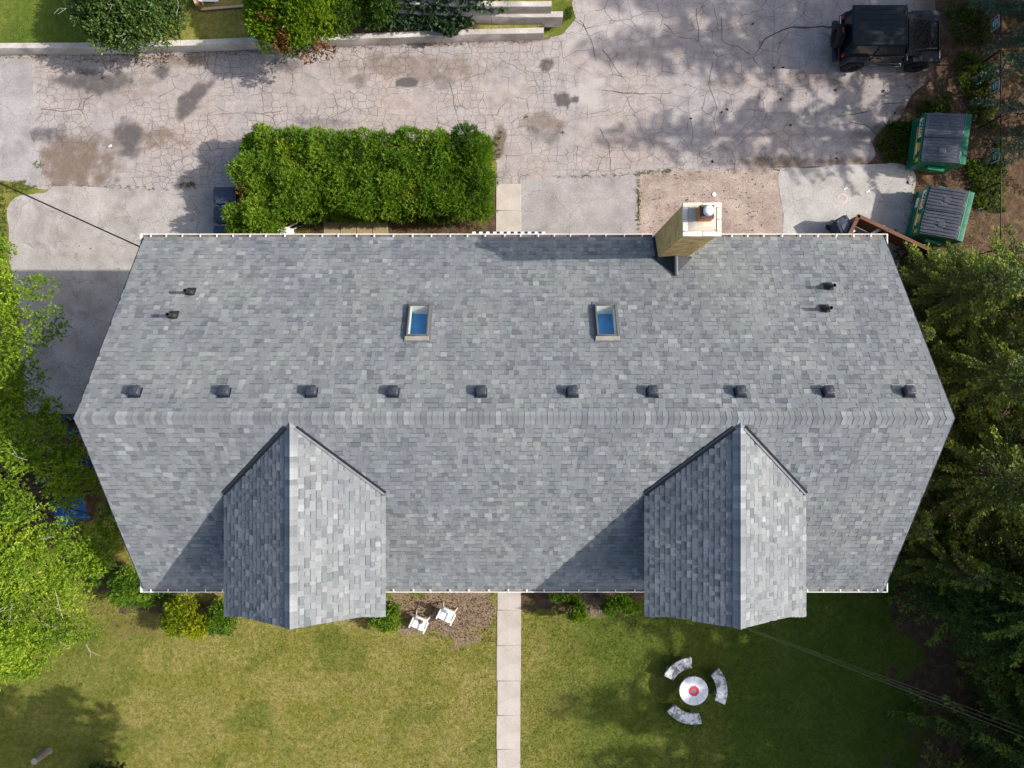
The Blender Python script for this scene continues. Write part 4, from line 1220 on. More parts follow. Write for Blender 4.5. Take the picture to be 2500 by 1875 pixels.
shrub('shrub', 'dark low shrub behind the small upright golden one', 'shrub', W2(1372, 1465, .5), 0.6, 0.4, 0.8, 'cedar', 70, 0.09, 0.04, 29, 10, tone=0.35)
shrub('shrub', 'rounded clipped green shrub left of the right dormer', 'shrub', W2(1512, 1475, .6), 0.8, 0.5, 0.9, 'cedar', 80, 0.08, 0.035, 30, 14, tone=0.45)

# ---- broadleaf trees
def broad_tree(name, label, loc, clumps, leaf, L, Wd, dens, seed, trunk_h, tr=0.14, cat='tree', twigs=0, n_per=6, group=None, tone=0.5, upb=0.5, spread=0.9, inner=0.4):
    root = thing(name, label, cat, (loc[0], loc[1], 0), 0, group)
    g = np.random.default_rng(seed)
    foliage_obj('crown', clump_foliage(clumps, dens, L, Wd, seed, n_per, upb, tone, inner, spread), LEAF[leaf], root)
    t_ = MB()
    t_.tube([(0, 0, -0.05), (0.05, 0.03, trunk_h * .5), (0.0, 0.1, trunk_h), (0.05, 0.05, trunk_h * 1.45)], [tr * 1.3, tr, tr * .8, tr * .35], 9)
    t_.build('trunk', M_BARK, root)
    s = MB()
    for c in clumps:
        c0 = Vector((0, 0.08, trunk_h * g.uniform(.7, 1.2))); c1 = Vector(c[:3])
        md = c0.lerp(c1, .55) + Vector((g.uniform(-.2, .2), g.uniform(-.2, .2), g.uniform(0.05, .35)))
        s.tube([c0, md, c1], [tr * .32, tr * .18, 0.012], 5)
    s.build('limbs', M_BARK, root)
    if twigs:
        w = MB()
        for _ in range(twigs):
            c = clumps[g.integers(0, len(clumps))]
            u = rand_unit(1, g)[0]; u[2] = abs(u[2]) * .7 + .35
            p = np.array(c[:3]); r_ = np.array(c[3:6])
            q = p + u * r_ * 0.95
            d = rand_unit(1, g)[0]; d[2] *= .35
            q2 = q + d * g.uniform(.3, .7); q3 = q2 + (d + .6 * rand_unit(1, g)[0]) * g.uniform(.15, .35)
            w.tube([q, (q + q2) / 2 + .05 * rand_unit(1, g)[0], q2], [0.012, 0.009, 0.005], 4, False)
            w.tube([q2, q3], [0.008, 0.005], 4, False)
            w.tube([(q + q2) / 2, (q + q2) / 2 + (d + .9 * rand_unit(1, g)[0]) * .28], [0.008, 0.004], 4, False)
        w.build('bare_twigs', M_TWIG, root, kind='stuff')
    return root
def cloud(polys, z0, z1, n, r, g, base, holes=()):
    """clumps that fill a crown seen in plan as an outline (photo points), at world height z0..z1"""
    Q = np.array([W2(x, y, (z0 + z1) / 2) for x, y in polys])
    out = []
    lo, hi = Q.min(0), Q.max(0)
    tries = 0
    while len(out) < n and tries < n * 40:
        tries += 1
        p = lo + (hi - lo) * g.random(2)
        d, _ = poly_sdf(p[None], Q)
        if d[0] > -r * 0.45: continue
        if any(math.hypot(*(p - np.array(W2(h[0], h[1], (z0 + z1) / 2)))) < h[2] for h in holes): continue
        if out and min(math.hypot(p[0] - base[0] - o[0], p[1] - base[1] - o[1]) for o in out) < r * 0.55: continue
        t_ = min(1, -d[0] / 1.6)
        z = z0 + (z1 - z0) * (t_ ** .6) * g.uniform(.55, 1.05)
        out.append((p[0] - base[0], p[1] - base[1], z, r * g.uniform(.7, 1.2), r * g.uniform(.7, 1.2), r * g.uniform(.5, .8), g.normal(0, 0.1)))
    return out
g0 = np.random.default_rng(77)
bA = (-18.3, -3.6)
cA = cloud([(-260, 1000), (60, 945), (110, 935), (150, 985), (185, 1080), (220, 1150), (245, 1230), (285, 1310), (300, 1370), (270, 1410), (215, 1400), (180, 1440), (215, 1500), (195, 1560), (140, 1590), (110, 1640), (40, 1660), (-260, 1700)], 3.6, 6.6, 135, 0.58, g0, bA, [(156, 1250, .5), (172, 1060, .38)])
broad_tree('locust_tree', 'large yellow green tree with fine leaves and bare twigs, left of the house', bA, cA, 'locust', 0.105, 0.042, 58, 41, 3.2, 0.2, twigs=85, tone=0.58, group='leafy trees left of the house')
bB = (-19.4, 2.8)
cB = cloud([(-240, 560), (0, 590), (50, 625), (95, 690), (132, 735), (128, 800), (100, 860), (70, 900), (75, 960), (60, 1040), (-240, 1060)], 4.2, 6.8, 72, 0.56, g0, bB)
broad_tree('locust_tree', 'smaller leafy tree overhanging the shaded driveway at the left edge', bB, cB, 'locust', 0.105, 0.042, 50, 42, 3.4, 0.17, twigs=22, tone=0.52, group='leafy trees left of the house')
bC = W2(300, 30, 1.5)
cC = cloud([(150, -60), (170, 40), (195, 60), (230, 90), (250, 110), (275, 95), (335, 120), (360, 112), (385, 95), (420, 80), (450, 45), (440, 0), (420, -80)], 1.2, 2.7, 46, 0.5, g0, bC)
broad_tree('small_tree', 'dull green bushy tree overhanging the retaining wall', bC, cC, 'broad', 0.14, 0.055, 46, 43, 1.9, 0.12, twigs=16, tone=0.5)
bD = W2(710, 30, 1.5)
cD = cloud([(598, -70), (600, 30), (615, 85), (640, 95), (680, 105), (735, 128), (750, 118), (770, 92), (810, 85), (830, 45), (838, -70)], 1.2, 2.9, 50, 0.46, g0, bD)
rD = broad_tree('golden_cedar', 'bright yellow green cedar bush with rusty dead patches beside the terraces', bD, cD, 'golden', 0.12, 0.034, 80, 44, 1.3, 0.1, n_per=9, tone=0.62, upb=0.8, spread=0.65)
dd = []
for px, py in ((648, 30), (690, 70), (675, 92), (695, 88), (790, 105), (770, 98), (736, 118)):
    x, y = W2(px, py, 2.6); dd.append((x - bD[0], y - bD[1], 2.5 - 0.006 * py, .2, .2, .2, 0))
foliage_obj('dead_patch', clump_foliage(dd, 60, 0.12, 0.045, 45, 6, .7, .5), LEAF['rust'], rD)
cE = [(g0.uniform(-1, 1), g0.uniform(-1, 1), g0.uniform(.9, 2.2), .5, .5, .4, g0.normal(-.15, .08)) for _ in range(14)]
bE = W2(880, -10, 1.5)
broad_tree('dark_cedar', 'dark green cedar behind the golden one at the picture edge', bE, cE, 'cedar', 0.12, 0.045, 55, 46, 1.0, 0.08, tone=0.3)
# tree below the picture whose shadow lies on the lawn
bF = (-7.6, -16.2)
cF = []
for i in range(46):
    u = rand_unit(1, g0)[0]; rr = g0.random() ** .4
    cF.append((0.2 + u[0] * 2.1 * rr, 2.8 + u[1] * 1.75 * rr, 7.0 + u[2] * 1.2 * rr, .55, .55, .45, g0.normal(0, .08)))
broad_tree('maple_tree', 'broadleaf tree at the bottom edge whose shadow crosses the lawn', bF, cF[:46], 'broad', 0.16, 0.1, 30, 47, 4.6, 0.16, tone=0.5)
shrub('shrub', 'dark leafy shrub poking up at the bottom edge beside the grey stump', 'shrub', W2(262, 1905, .8), 0.85, 0.75, 1.0, 'broad', 34, 0.14, 0.09, 48, 12, tone=0.35)

# ---- conifers
def spruce_mesh(h, r, seed, leaf, z_low=0.7, droop=0.25):
    g = np.random.default_rng(seed)
    PV = []; DV = []; LV = []; TV = []
    st = MB()
    z = z_low
    while z < h - 0.15:
        f = 1 - z / h
        nb = 6 if f > .25 else 5
        az0 = g.random() * 2 * PI
        for k in range(nb):
            az = az0 + 2 * PI * k / nb + g.normal(0, .28)
            Lb = r * (f ** .75) * g.uniform(.72, 1.12) + 0.12
            ax = np.array([math.cos(az), math.sin(az), 0]); sd_ = np.array([-ax[1], ax[0], 0])
            m = max(3, int(Lb / 0.12))
            ts = (np.arange(m) + .6) / m
            zz = z + g.normal(0, .05) + 0.12 * Lb * np.sin(ts * PI * .9) - droop * Lb * ts ** 1.6
            bend = g.normal(0, .12) * Lb * ts ** 2
            pts = ax[None] * (ts * Lb)[:, None] + sd_[None] * bend[:, None]; pts[:, 2] = zz
            bo = g.normal(0, .1)
            if Lb > .5:
                st.tube([(0, 0, z)] + [tuple(pts[i]) for i in range(0, m, max(1, m // 4))], list(np.linspace(0.017, 0.005, len(range(0, m, max(1, m // 4))) + 1)), 3, False)
            for i in range(m):
                if ts[i] < 0.22 and g.random() < .6: continue
                tl = (0.16 + 0.26 * Lb / 3 * (1 - abs(ts[i] - .45))) * g.uniform(.7, 1.25)
                tl = min(tl * (1.15 - .55 * ts[i]) + .06, .5)
                for s_ in (-1, 1):
                    d = ax * 0.95 + sd_ * s_ * g.uniform(.55, .85) + np.array([0, 0, g.uniform(-.35, .1)])
                    d /= np.linalg.norm(d)
                    e_ = np.array([-d[1], d[0], 0])
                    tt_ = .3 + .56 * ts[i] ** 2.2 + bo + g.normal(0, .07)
                    for q in range(6):
                        if q == 0: dd_ = d; ll = tl
                        else:
                            dd_ = d * .8 + e_ * (.75 if q % 2 else -.75) + .22 * g.normal(size=3); ll = tl * (.5 - .045 * q)
                        PV.append(pts[i] + d * tl * (.155 * q)); DV.append(dd_); LV.append(ll); TV.append(tt_ + .04 * q)
            for q in range(2):
                PV.append(pts[-1]); DV.append(ax + .3 * g.normal(size=3)); LV.append(.22); TV.append(.85)
        z += g.uniform(.26, .36) * (0.75 + .5 * f)
    V, F, T = leaves(np.array(PV), np.array(DV), np.array(LV), 0.055, np.array(TV), g)
    fm = np_mesh('crown', V, F, {'tone': T}); fm.materials.append(LEAF[leaf])
    sm = st.mesh('branches'); sm.materials.append(M_BRANCH)
    tm = MB(); tm.tube([(0, 0, -0.05), (0, 0, h * .5), (0, 0, h)], [0.02 * h, 0.011 * h, 0.01], 8); tmm = tm.mesh('trunk'); tmm.materials.append(M_BARK)
    return fm, sm, tmm
SP = [spruce_mesh(9.0, 2.9, 61, 'spruce'), spruce_mesh(9.5, 2.6, 62, 'spruce', 1.0, .3), spruce_mesh(8.5, 3.1, 63, 'spruce', .6, .2), spruce_mesh(10.0, 2.8, 64, 'blue', .8, .15)]
def conifer(kind, x, y, s, hs, rz, label, name='spruce_tree'):
    root = thing(name, label, 'tree', (x, y, 0), rz, 'conifers along the right side')
    root.scale = (s, s, s * hs)
    for nm, me in zip(('crown', 'branches', 'trunk'), SP[kind]): link(nm, me, None, root)
    return root
CON = [
 (0, 14.6, 3.0, .78, 1.0, .3, 'drooping spruce with pale branch stems just right of the back dumpster corner'),
 (2, 17.7, 2.7, 1.0, 1.0, 1.3, 'spruce at the right edge behind the wooden screen'),
 (1, 14.9, 0.2, .88, .98, 2.1, 'spruce beside the right gable, below the two black roof pipes'),
 (0, 18.6, -.4, 1.1, 1.02, 4.4, 'tall spruce at the right edge level with the roof ridge'),
 (2, 15.2, -2.9, .95, 1.0, 5.0, 'spruce beside the right gable, just below the ridge end'),
 (1, 18.2, -4.2, 1.15, 1.0, .9, 'dark spruce at the right edge level with the right dormer'),
 (0, 16.6, -6.6, 1.1, 1.1, 3.2, 'dark spruce by the front right roof corner'),
 (2, 19.6, -7.6, 1.25, 1.1, 2.4, 'tallest dark spruce at the right edge below the roof corner'),
 (1, 18.8, -10.6, 1.0, 1.0, 1.9, 'spruce where the thin wires pass into the trees'),
 (0, 20.0, -14.2, 1.25, 1.1, 5.5, 'spruce in the lower right corner of the shaded lawn'),
 (1, 16.2, -15.6, 1.1, 1.15, 4.1, 'wispy spruce at the bottom edge right of the curved benches'),
 (1, 13.2, 1.6, .5, 1.0, 1.1, 'small spruce tucked under the right eave below the timber screen'),
 (2, 13.0, -1.4, .5, 1.0, 2.7, 'small spruce against the right gable at the ridge end'),
 (0, 13.1, -4.6, .55, 1.0, 5.7, 'small spruce against the right gable beside the right dormer'),
 (2, 12.9, 3.5, .4, .9, 3.7, 'lowest little spruce between the roof corner and the ribbed dumpster'),
 (0, 22.6, -8.6, 1.3, 1.15, .8, 'tall spruce beyond the right picture edge shading the lawn'),
 (0, 21.4, -10.3, 1.3, 1.0, .4, 'broad spruce at the picture edge behind the one where the wires pass'),
 (1, 22.4, -11.9, 1.4, 1.12, 2.9, 'second tall spruce beyond the right picture edge, further from the house'),
 (2, 22.4, -16.0, 1.4, 1.15, 1.9, 'third tall spruce beyond the right picture edge, furthest from the house'),
 (0, 17.4, -12.6, 1.05, 1.0, 4.9, 'spruce in the dark corner just above the wires end'),
 (1, 16.2, 1.2, .7, 1.0, 3.3, 'mid height spruce filling the row right of the gable, second from the timber screen'),
 (2, 16.9, -1.9, .8, 1.0, .2, 'mid height spruce filling the row right of the gable, level with the ridge end'),
 (0, 14.4, -6.0, .62, 1.0, 2.2, 'small spruce just outside the front right roof corner'),
 (1, 18.6, -6.4, .9, 1.0, 4.0, 'spruce at the right edge between roof corner and wires'),
 (2, 15.9, 3.9, .5, .9, 2.0, 'little spruce overlapping the lower end of the ribbed dumpster'),
 (1, 23.6, 15.0, 1.4, 1.1, 4.2, 'tall spruce beyond the wire fence shading the parked vehicle'),
 (3, 19.5, 9.6, 1.0, 1.15, .4, 'bluish spruce behind the wire fence beside the middle sign', 'blue_spruce'),
 (3, 19.7, 13.0, 1.1, 1.1, 2.2, 'bluish spruce in the upper right corner behind the vehicle', 'blue_spruce'),
 (3, 20.2, 16.4, 1.2, 1.1, 3.9, 'bluish spruce furthest up at the right, half out of the picture', 'blue_spruce'),
]
for c in CON: conifer(c[0], c[1], c[2], c[3], c[4], c[5], c[6], *(c[7:] or ['spruce_tree']))
# broadleaf growth under the conifers
for (px, py, z, lab, sd_) in ((2330, 1440, 3.0, 'leafy sapling among the dark conifers at the front right roof corner', 51), (2250, 1180, 3.0, 'leafy sapling tucked against the right gable', 52), (2440, 1530, 4.0, 'grey green pine like sapling above the thin wires', 53)):
    bx = W2(px, py, z)
    cl = [(g0.normal(0, .6), g0.normal(0, .75), z + g0.uniform(-1.2, .5), .5, .5, .4, g0.normal(0, .1)) for _ in range(18)]
    broad_tree('sapling', lab, bx, cl, 'broad', 0.15, 0.05, 24, sd_, z * .6, .06, tone=.4, spread=1.0, group='saplings among the conifers')

# ---- undergrowth, ivy, grass, litter: nobody could count these
def scatter(poly, n, g, z=0.0, dens=None):
    Q = np.array([W2(*p) for p in poly]); lo, hi = Q.min(0), Q.max(0)
    P = lo + (hi - lo) * g.random((n * 3, 2))
    d, _ = poly_sdf(P, Q)
    P = P[d < 0][:n]
    return np.column_stack([P, np.full(len(P), z)])
def tufts(name, label, P, leaf, L, Wd, n_per, seed, spread=1.0, tone=.5, upv=1.0, cat=None):
    g = np.random.default_rng(seed)
    tn = tone + .5 * (fbm(P[:, 0] * 1.3, P[:, 1] * 1.3, 91) - .5) + g.normal(0, .1, len(P))
    D = np.tile(np.array([0, 0, upv]), (len(P), 1)) + .3 * rand_unit(len(P), g)
    data = sprays(P, D / np.linalg.norm(D, axis=1)[:, None], n_per, L, Wd, tn, g, spread)
    o = foliage_obj(name, data, LEAF[leaf], None, 'stuff')
    return tag(o, label, cat)
gi = np.random.default_rng(93)
ivy = []
for poly, z, n in (([(905, 35), (1120, 42), (1165, 62), (1150, 72), (1000, 74), (920, 78), (880, 60)], .62, 560), ([(880, 2), (1180, 10), (1205, 28), (1150, 34), (1000, 28), (900, 22)], 1.15, 420),
                   ([(900, -30), (1200, -10), (1210, 8), (900, 4)], 1.65, 260), ([(1080, 70), (1118, 68), (1115, 90), (1085, 90)], .62, 60), ([(1195, 14), (1240, 18), (1236, 30), (1200, 32)], 1.1, 40)):
    P = scatter(poly, n, gi); s_ = (CAMH - z) / CAMH; P[:, :2] *= s_; P[:, 2] = z + gi.random(len(P)) * .3
    ivy.append(P)
tufts('ivy', 'bluish green ivy spilling over the concrete terraces', np.vstack(ivy), 'ivy', .16, .1, 7, 94, 1.3, .5, .6, 'ivy')
wd = []
for poly, n in (([(2330, 120), (2420, 150), (2430, 320), (2380, 300), (2330, 200)], 420), ([(2300, 10), (2420, 10), (2420, 110), (2330, 110)], 240), ([(2165, 300), (2230, 295), (2225, 400), (2160, 395), (2140, 350)], 420),
                ([(2350, 400), (2450, 380), (2450, 520), (2380, 510)], 460), ([(2240, 250), (2320, 230), (2320, 280), (2240, 290)], 130), ([(2400, 420), (2440, 330), (2430, 420)], 60), ([(2180, 560), (2240, 590), (2300, 620), (2400, 640), (2300, 720), (2180, 680)], 260),
                ([(1203, 330), (1225, 320), (1222, 390), (1208, 400)], 60), ([(440, 446), (475, 444), (478, 460), (440, 462)], 46), ([(85, 395), (115, 395), (110, 415), (85, 412)], 16), ([(0, 445), (60, 440), (95, 458), (40, 470), (0, 470)], 120), ([(0, 480), (16, 480), (20, 640), (0, 640)], 200),
                ([(1558, 417), (1640, 414), (1640, 422), (1558, 424)], 40), ([(1557, 425), (1563, 425), (1563, 560), (1557, 560)], 60), ([(700, 548), (790, 548), (790, 575), (700, 575)], 90), ([(950, 540), (1190, 548), (1200, 572), (950, 572)], 90), ([(1350, 428), (1555, 424), (1555, 431), (1350, 434)], 30),
                ([(200, 450), (430, 460), (430, 465), (200, 457)], 26), ([(1330, 80), (1400, 40), (1400, 15), (1372, 28), (1376, 50), (1332, 64)], 300), ([(1370, 320), (1380, 320), (1380, 326), (1370, 326)], 4), ([(1282, 285), (1292, 285), (1292, 292), (1282, 292)], 5)):
    P = scatter(poly, n, gi); P[:, 2] = .01; wd.append(P)
tufts('weeds', 'green weeds growing on the bare bank at the right of the lot', np.vstack(wd[:7]), 'weed', .13, .05, 6, 95, 1.1, .45, .7, 'weeds')
tufts('weeds', 'small yellowish weeds in the cracks and edges of the paving', np.vstack(wd[7:]), 'weed', .065, .022, 5, 98, 1.3, .7, .4, 'weeds')
lt = []
for poly, n in (([(0, 122), (620, 112), (1330, 92), (1340, 104), (620, 132), (300, 160), (0, 140)], 900), ([(330, 130), (430, 130), (400, 165), (320, 160)], 160), ([(2190, 180), (2440, 0), (2450, 640), (2200, 600), (2200, 400)], 1500), ([(1560, 418), (1900, 408), (1900, 560), (1560, 570)], 200),
                ([(1700, 0), (2250, 150), (2200, 400), (1600, 400)], 150), ([(980, 1455), (1210, 1455), (1205, 1570), (1050, 1560), (985, 1530)], 800), ([(2150, 1450), (2500, 1450), (2500, 1875), (2150, 1875)], 900), ([(170, 1370), (360, 1400), (360, 1540), (240, 1530)], 300), ([(80, 600), (330, 600), (260, 950), (90, 950)], 60)):
    P = scatter(poly, n, gi); P[:, 2] = .018; lt.append(P)
tufts('leaf_litter', 'dry brown fallen leaves along the wall foot and on the bare soil', np.vstack(lt), 'litter', .07, .045, 1, 96, 2.2, .5, .25, 'leaf litter')

# lawn blades share the lawn's material and masks
def grass():
    g = np.random.default_rng(97)
    n = 230000
    P = np.column_stack([g.uniform(-19.8, 17, n), g.uniform(-14.9, -5.6, n)])
    px = 1250 + P[:, 0] * FPX / CAMH; py = 937.5 - P[:, 1] * FPX / CAMH
    at = lawn_attr(px, py)
    keep = (at['soil'] + at['mulch'] + .25 * g.random(n) < .55) & ~((px > 1215.5) & (px < 1268.5))
    P = P[keep]; px = px[keep]; py = py[keep]
    k = len(P)
    a = g.random(k) * 2 * PI
    D = np.column_stack([np.cos(a), np.sin(a), g.uniform(.5, 1.6, k)]); D /= np.linalg.norm(D, axis=1)[:, None]
    L = g.uniform(.03, .07, k)[:, None]
    S = np.column_stack([-np.sin(a), np.cos(a), np.zeros(k)]) * g.uniform(.008, .018, k)[:, None]
    B = np.column_stack([P, np.full(k, -0.003)])
    V = np.stack([B - S, B + S, B + D * L], 1).reshape(-1, 3)
    F = np.arange(3 * k).reshape(k, 3)
    at = {q: np.repeat(w[keep], 3) for q, w in at.items()}
    o = link('grass', np_mesh('grass', V, F, at, False, 'POINT'), M_LAWN, kind='stuff')
    tag(o, 'short dry grass of the front lawn', 'grass')
grass()

# ------------------------------------------------------------------ vehicle
def wheel(parent, x, y, z, r, w, axis='y', name='wheel'):
    rt = bpy.data.objects.new(name, None); col.objects.link(rt); rt.parent = parent; rt.location = (x, y, z)
    rt.rotation_euler = (PI / 2, 0, 0) if axis == 'y' else (0, PI / 2, 0)
    t_ = MB(); t_.lathe([(r * .58, -w / 2), (r * .86, -w / 2), (r * .97, -w * .42), (r, -w * .25), (r, w * .25), (r * .97, w * .42), (r * .86, w / 2), (r * .58, w / 2), (r * .58, -w / 2)], n=28)
    for k in range(28):
        a = 2 * PI * k / 28
        t_.box((math.cos(a) * r, math.sin(a) * r, (w * .2) * (1 if k % 2 else -1)), (.022, .05, w * .5), (0, 0, a))
    t_.build('tyre', M_TYRE, rt)
    q = MB(); q.lathe([(r * .58, -w * .45), (r * .54, -w * .2), (r * .2, -w * .2), (r * .001, -w * .24)], n=24); q.lathe([(r * .58, w * .45), (r * .54, w * .2), (r * .2, w * .2), (r * .001, w * .24)], n=24)
    for k in range(5):
        a = 2 * PI * k / 5
        for s_ in (-1, 1): q.box((math.cos(a) * r * .36, math.sin(a) * r * .36, s_ * w * .27), (r * .38, .07, .03), (0, 0, a))
    q.build('rim', M_RIM, rt)
    return rt
def jeep():
    v = thing('off_road_vehicle', 'black two door off-road vehicle with a spare wheel on its back, parked facing the trees', 'car', (13.92, 12.72, 0), 0)
    b = MB()   # tub with wheel cut-outs, side profile extruded
    prof = [(-1.78, .55), (-1.62, .55), (-1.6, .78), (-1.46, .9), (-.96, .9), (-.82, .78), (-.8, .5), (.62, .5), (.7, .8), (.98, .96), (1.0, 1.08), (.48, 1.1), (-1.78, 1.08)]
    b.prism(prof, -.76, .76, 'y')
    b.build('body', M_CARPAINT, v)
    b = MB(); b.prism([(-1.7, .5), (1.75, .5), (1.75, .62), (-1.7, .62)], -.5, .5, 'y'); b.build('chassis', M_CARTRIM, v)
    b = MB()   # bonnet tapers to the front
    b.add([(.46, -.66, 1.08), (.46, .66, 1.08), (1.66, .52, .98), (1.66, -.52, .98), (.46, -.6, 1.17), (.46, .6, 1.17), (1.62, .47, 1.07), (1.62, -.47, 1.07), (1.05, -.55, 1.16), (1.05, .55, 1.16)],
          [(0, 3, 2, 1), (0, 4, 8, 7, 3), (1, 2, 6, 9, 5), (4, 5, 9, 8), (8, 9, 6, 7), (2, 3, 7, 6), (0, 1, 5, 4)])
    for s_ in (-1, 1): b.box((1.0, s_ * .57, 1.135), (.08, .05, .05))
    hb = b.build('bonnet', M_CARPAINT, v)
    md = hb.modifiers.new('bevel', 'BEVEL'); md.width = .01; md.segments = 1
    b = MB(); b.rbox((1.69, 0, .84), (.08, 1.06, .46), .02, 2)
    for k in range(7): b.box((1.735, -.27 + k * .09, .87), (.012, .05, .24))
    b.build('grille', M_CARPAINT, v)
    for s_ in (-1, 1):
        b = MB(); b.lathe([(.085, 0), (.08, .03), (.04, .05), (.0005, .055)], (0, 0, 0), 18); o = b.build('headlight', M_LAMP, v, (1.725, s_ * .41, .9), (0, PI / 2, 0))
    b = MB()   # windscreen
    b.add([(.46, -.68, 1.1), (.46, .68, 1.1), (.1, .63, 1.74), (.1, -.63, 1.74), (.5, -.68, 1.1), (.5, .68, 1.1), (.14, .63, 1.75), (.14, -.63, 1.75)],
          [(0, 1, 2, 3), (7, 6, 5, 4), (0, 4, 5, 1), (1, 5, 6, 2), (2, 6, 7, 3), (3, 7, 4, 0)]); b.build('windscreen_frame', M_CARPAINT, v)
    b = MB(); b.add([(.478, -.6, 1.16), (.478, .6, 1.16), (.175, .56, 1.7), (.175, -.56, 1.7)], [(0, 1, 2, 3)]); o = b.build('windscreen', M_CARGL, v); o.location = (.022, 0, .012)
    for s_ in (-.25, .2):
        b = MB(); b.tube([(.53, s_, 1.15), (.4, s_ + .34, 1.42)], .008, 4); b.build('wiper', M_TYRE, v)
    b = MB(); b.rbox((-.9, 0, 1.79), (1.9, 1.42, .1), .045, 3)
    for k in range(7): b.box((-.9, -.54 + k * .18, 1.842), (1.45, .02, .012))
    b.build('hardtop', M_CARTOP, v)
    b = MB()   # cabin sides below the top
    for s_ in (-1, 1):
        b.add([(-1.8, s_ * .75, 1.08), (.42, s_ * .75, 1.08), (.08, s_ * .66, 1.74), (-1.76, s_ * .66, 1.74), (-1.8, s_ * .71, 1.08), (.42, s_ * .71, 1.08), (.08, s_ * .62, 1.74), (-1.76, s_ * .62, 1.74)],
              [(0, 1, 2, 3), (7, 6, 5, 4), (0, 4, 5, 1), (1, 5, 6, 2), (2, 6, 7, 3), (3, 7, 4, 0)])
    b.add([(-1.8, -.75, 1.08), (-1.8, .75, 1.08), (-1.76, .66, 1.74), (-1.76, -.66, 1.74)], [(0, 1, 2, 3)])
    b.build('cabin_shell', M_CARTOP, v)
    for s_ in (-1, 1):
        for x0, x1, x2, x3 in ((-1.62, -.82, -.82, -1.6), (-.74, .3, .05, -.74)):
            lerp = lambda t_: s_ * (.756 - .09 * t_)
            b = MB(); b.add([(x0, lerp(.12), 1.16), (x1, lerp(.12), 1.16), (x2, lerp(.9), 1.67), (x3, lerp(.9), 1.67)], [(0, 1, 2, 3)]); b.build('side_window', M_CARGL, v)
        d = MB(); d.rbox((-.16, s_ * .77, .82), (1.12, .04, .5), .012, 1); do = d.build('door', M_CARPAINT, v)
        h = MB(); h.rbox((-.5, s_ * .8, .96), (.2, .03, .045), .01, 1); h.build('door_handle', M_CARTRIM, do)
        m = MB(); m.rbox((.36, s_ * .92, 1.22), (.09, .2, .15), .03, 2); m.tube([(.38, s_ * .76, 1.16), (.37, s_ * .86, 1.2)], .02, 6); m.build('wing_mirror', M_CARTRIM, v)
        t_ = MB(); t_.rbox((-1.79, s_ * .68, .93), (.06, .13, .2), .015, 1); t_.build('tail_light', M_TAIL, v)
        # flat trapezoid fenders
        f = MB(); f.prism([(.5, .72), (.76, 1.0), (1.3, 1.04), (1.72, .98), (1.76, .9), (1.3, .97), (.8, .93), (.6, .72)], s_ * .55, s_ * .93, 'y'); f.build('fender', M_CARTRIM, v)
        f = MB(); f.prism([(-1.78, .62), (-1.66, .95), (-1.5, 1.0), (-.88, 1.0), (-.68, .72), (-.74, .7), (-.92, .93), (-1.48, .93), (-1.6, .88), (-1.7, .6)], s_ * .7, s_ * .93, 'y'); f.build('fender', M_CARTRIM, v)
        s2 = MB(); s2.tube([(-.7, s_ * .82, .45), (.55, s_ * .82, .45)], .035, 8); s2.build('side_step', M_CARTRIM, v)
        wheel(v, 1.21, s_ * .79, .4, .4, .24); wheel(v, -1.21, s_ * .79, .4, .4, .24)
    b = MB(); b.add([(-1.812, -.52, 1.18), (-1.812, .52, 1.18), (-1.782, .47, 1.68), (-1.782, -.47, 1.68)], [(0, 1, 2, 3)]); b.build('rear_window', M_CARGL, v)
    wheel(v, -2.0, .0, .98, .4, .25, 'x', 'spare_wheel')
    b = MB(); b.rbox((-1.87, 0, .98), (.14, .3, .3), .02, 1); b.build('spare_wheel_carrier', M_CARTRIM, v)
    b = MB(); b.rbox((-2.0, 0, 1.43), (.05, .18, .05), .01, 1); b.build('brake_light', M_TAIL, v)
    b = MB(); b.rbox((-1.93, 0, .6), (.2, 1.5, .17), .04, 2); b.build('rear_bumper', M_CARTRIM, v)
    b = MB(); b.rbox((1.86, 0, .58), (.2, 1.5, .18), .04, 2); b.build('front_bumper', M_CARTRIM, v)
    b = MB(); b.rbox((-1.86, .6, .9), (.02, .3, .15), .005, 1, (0, -.35, 0)); b.build('number_plate', M_LABELW, v)
jeep()

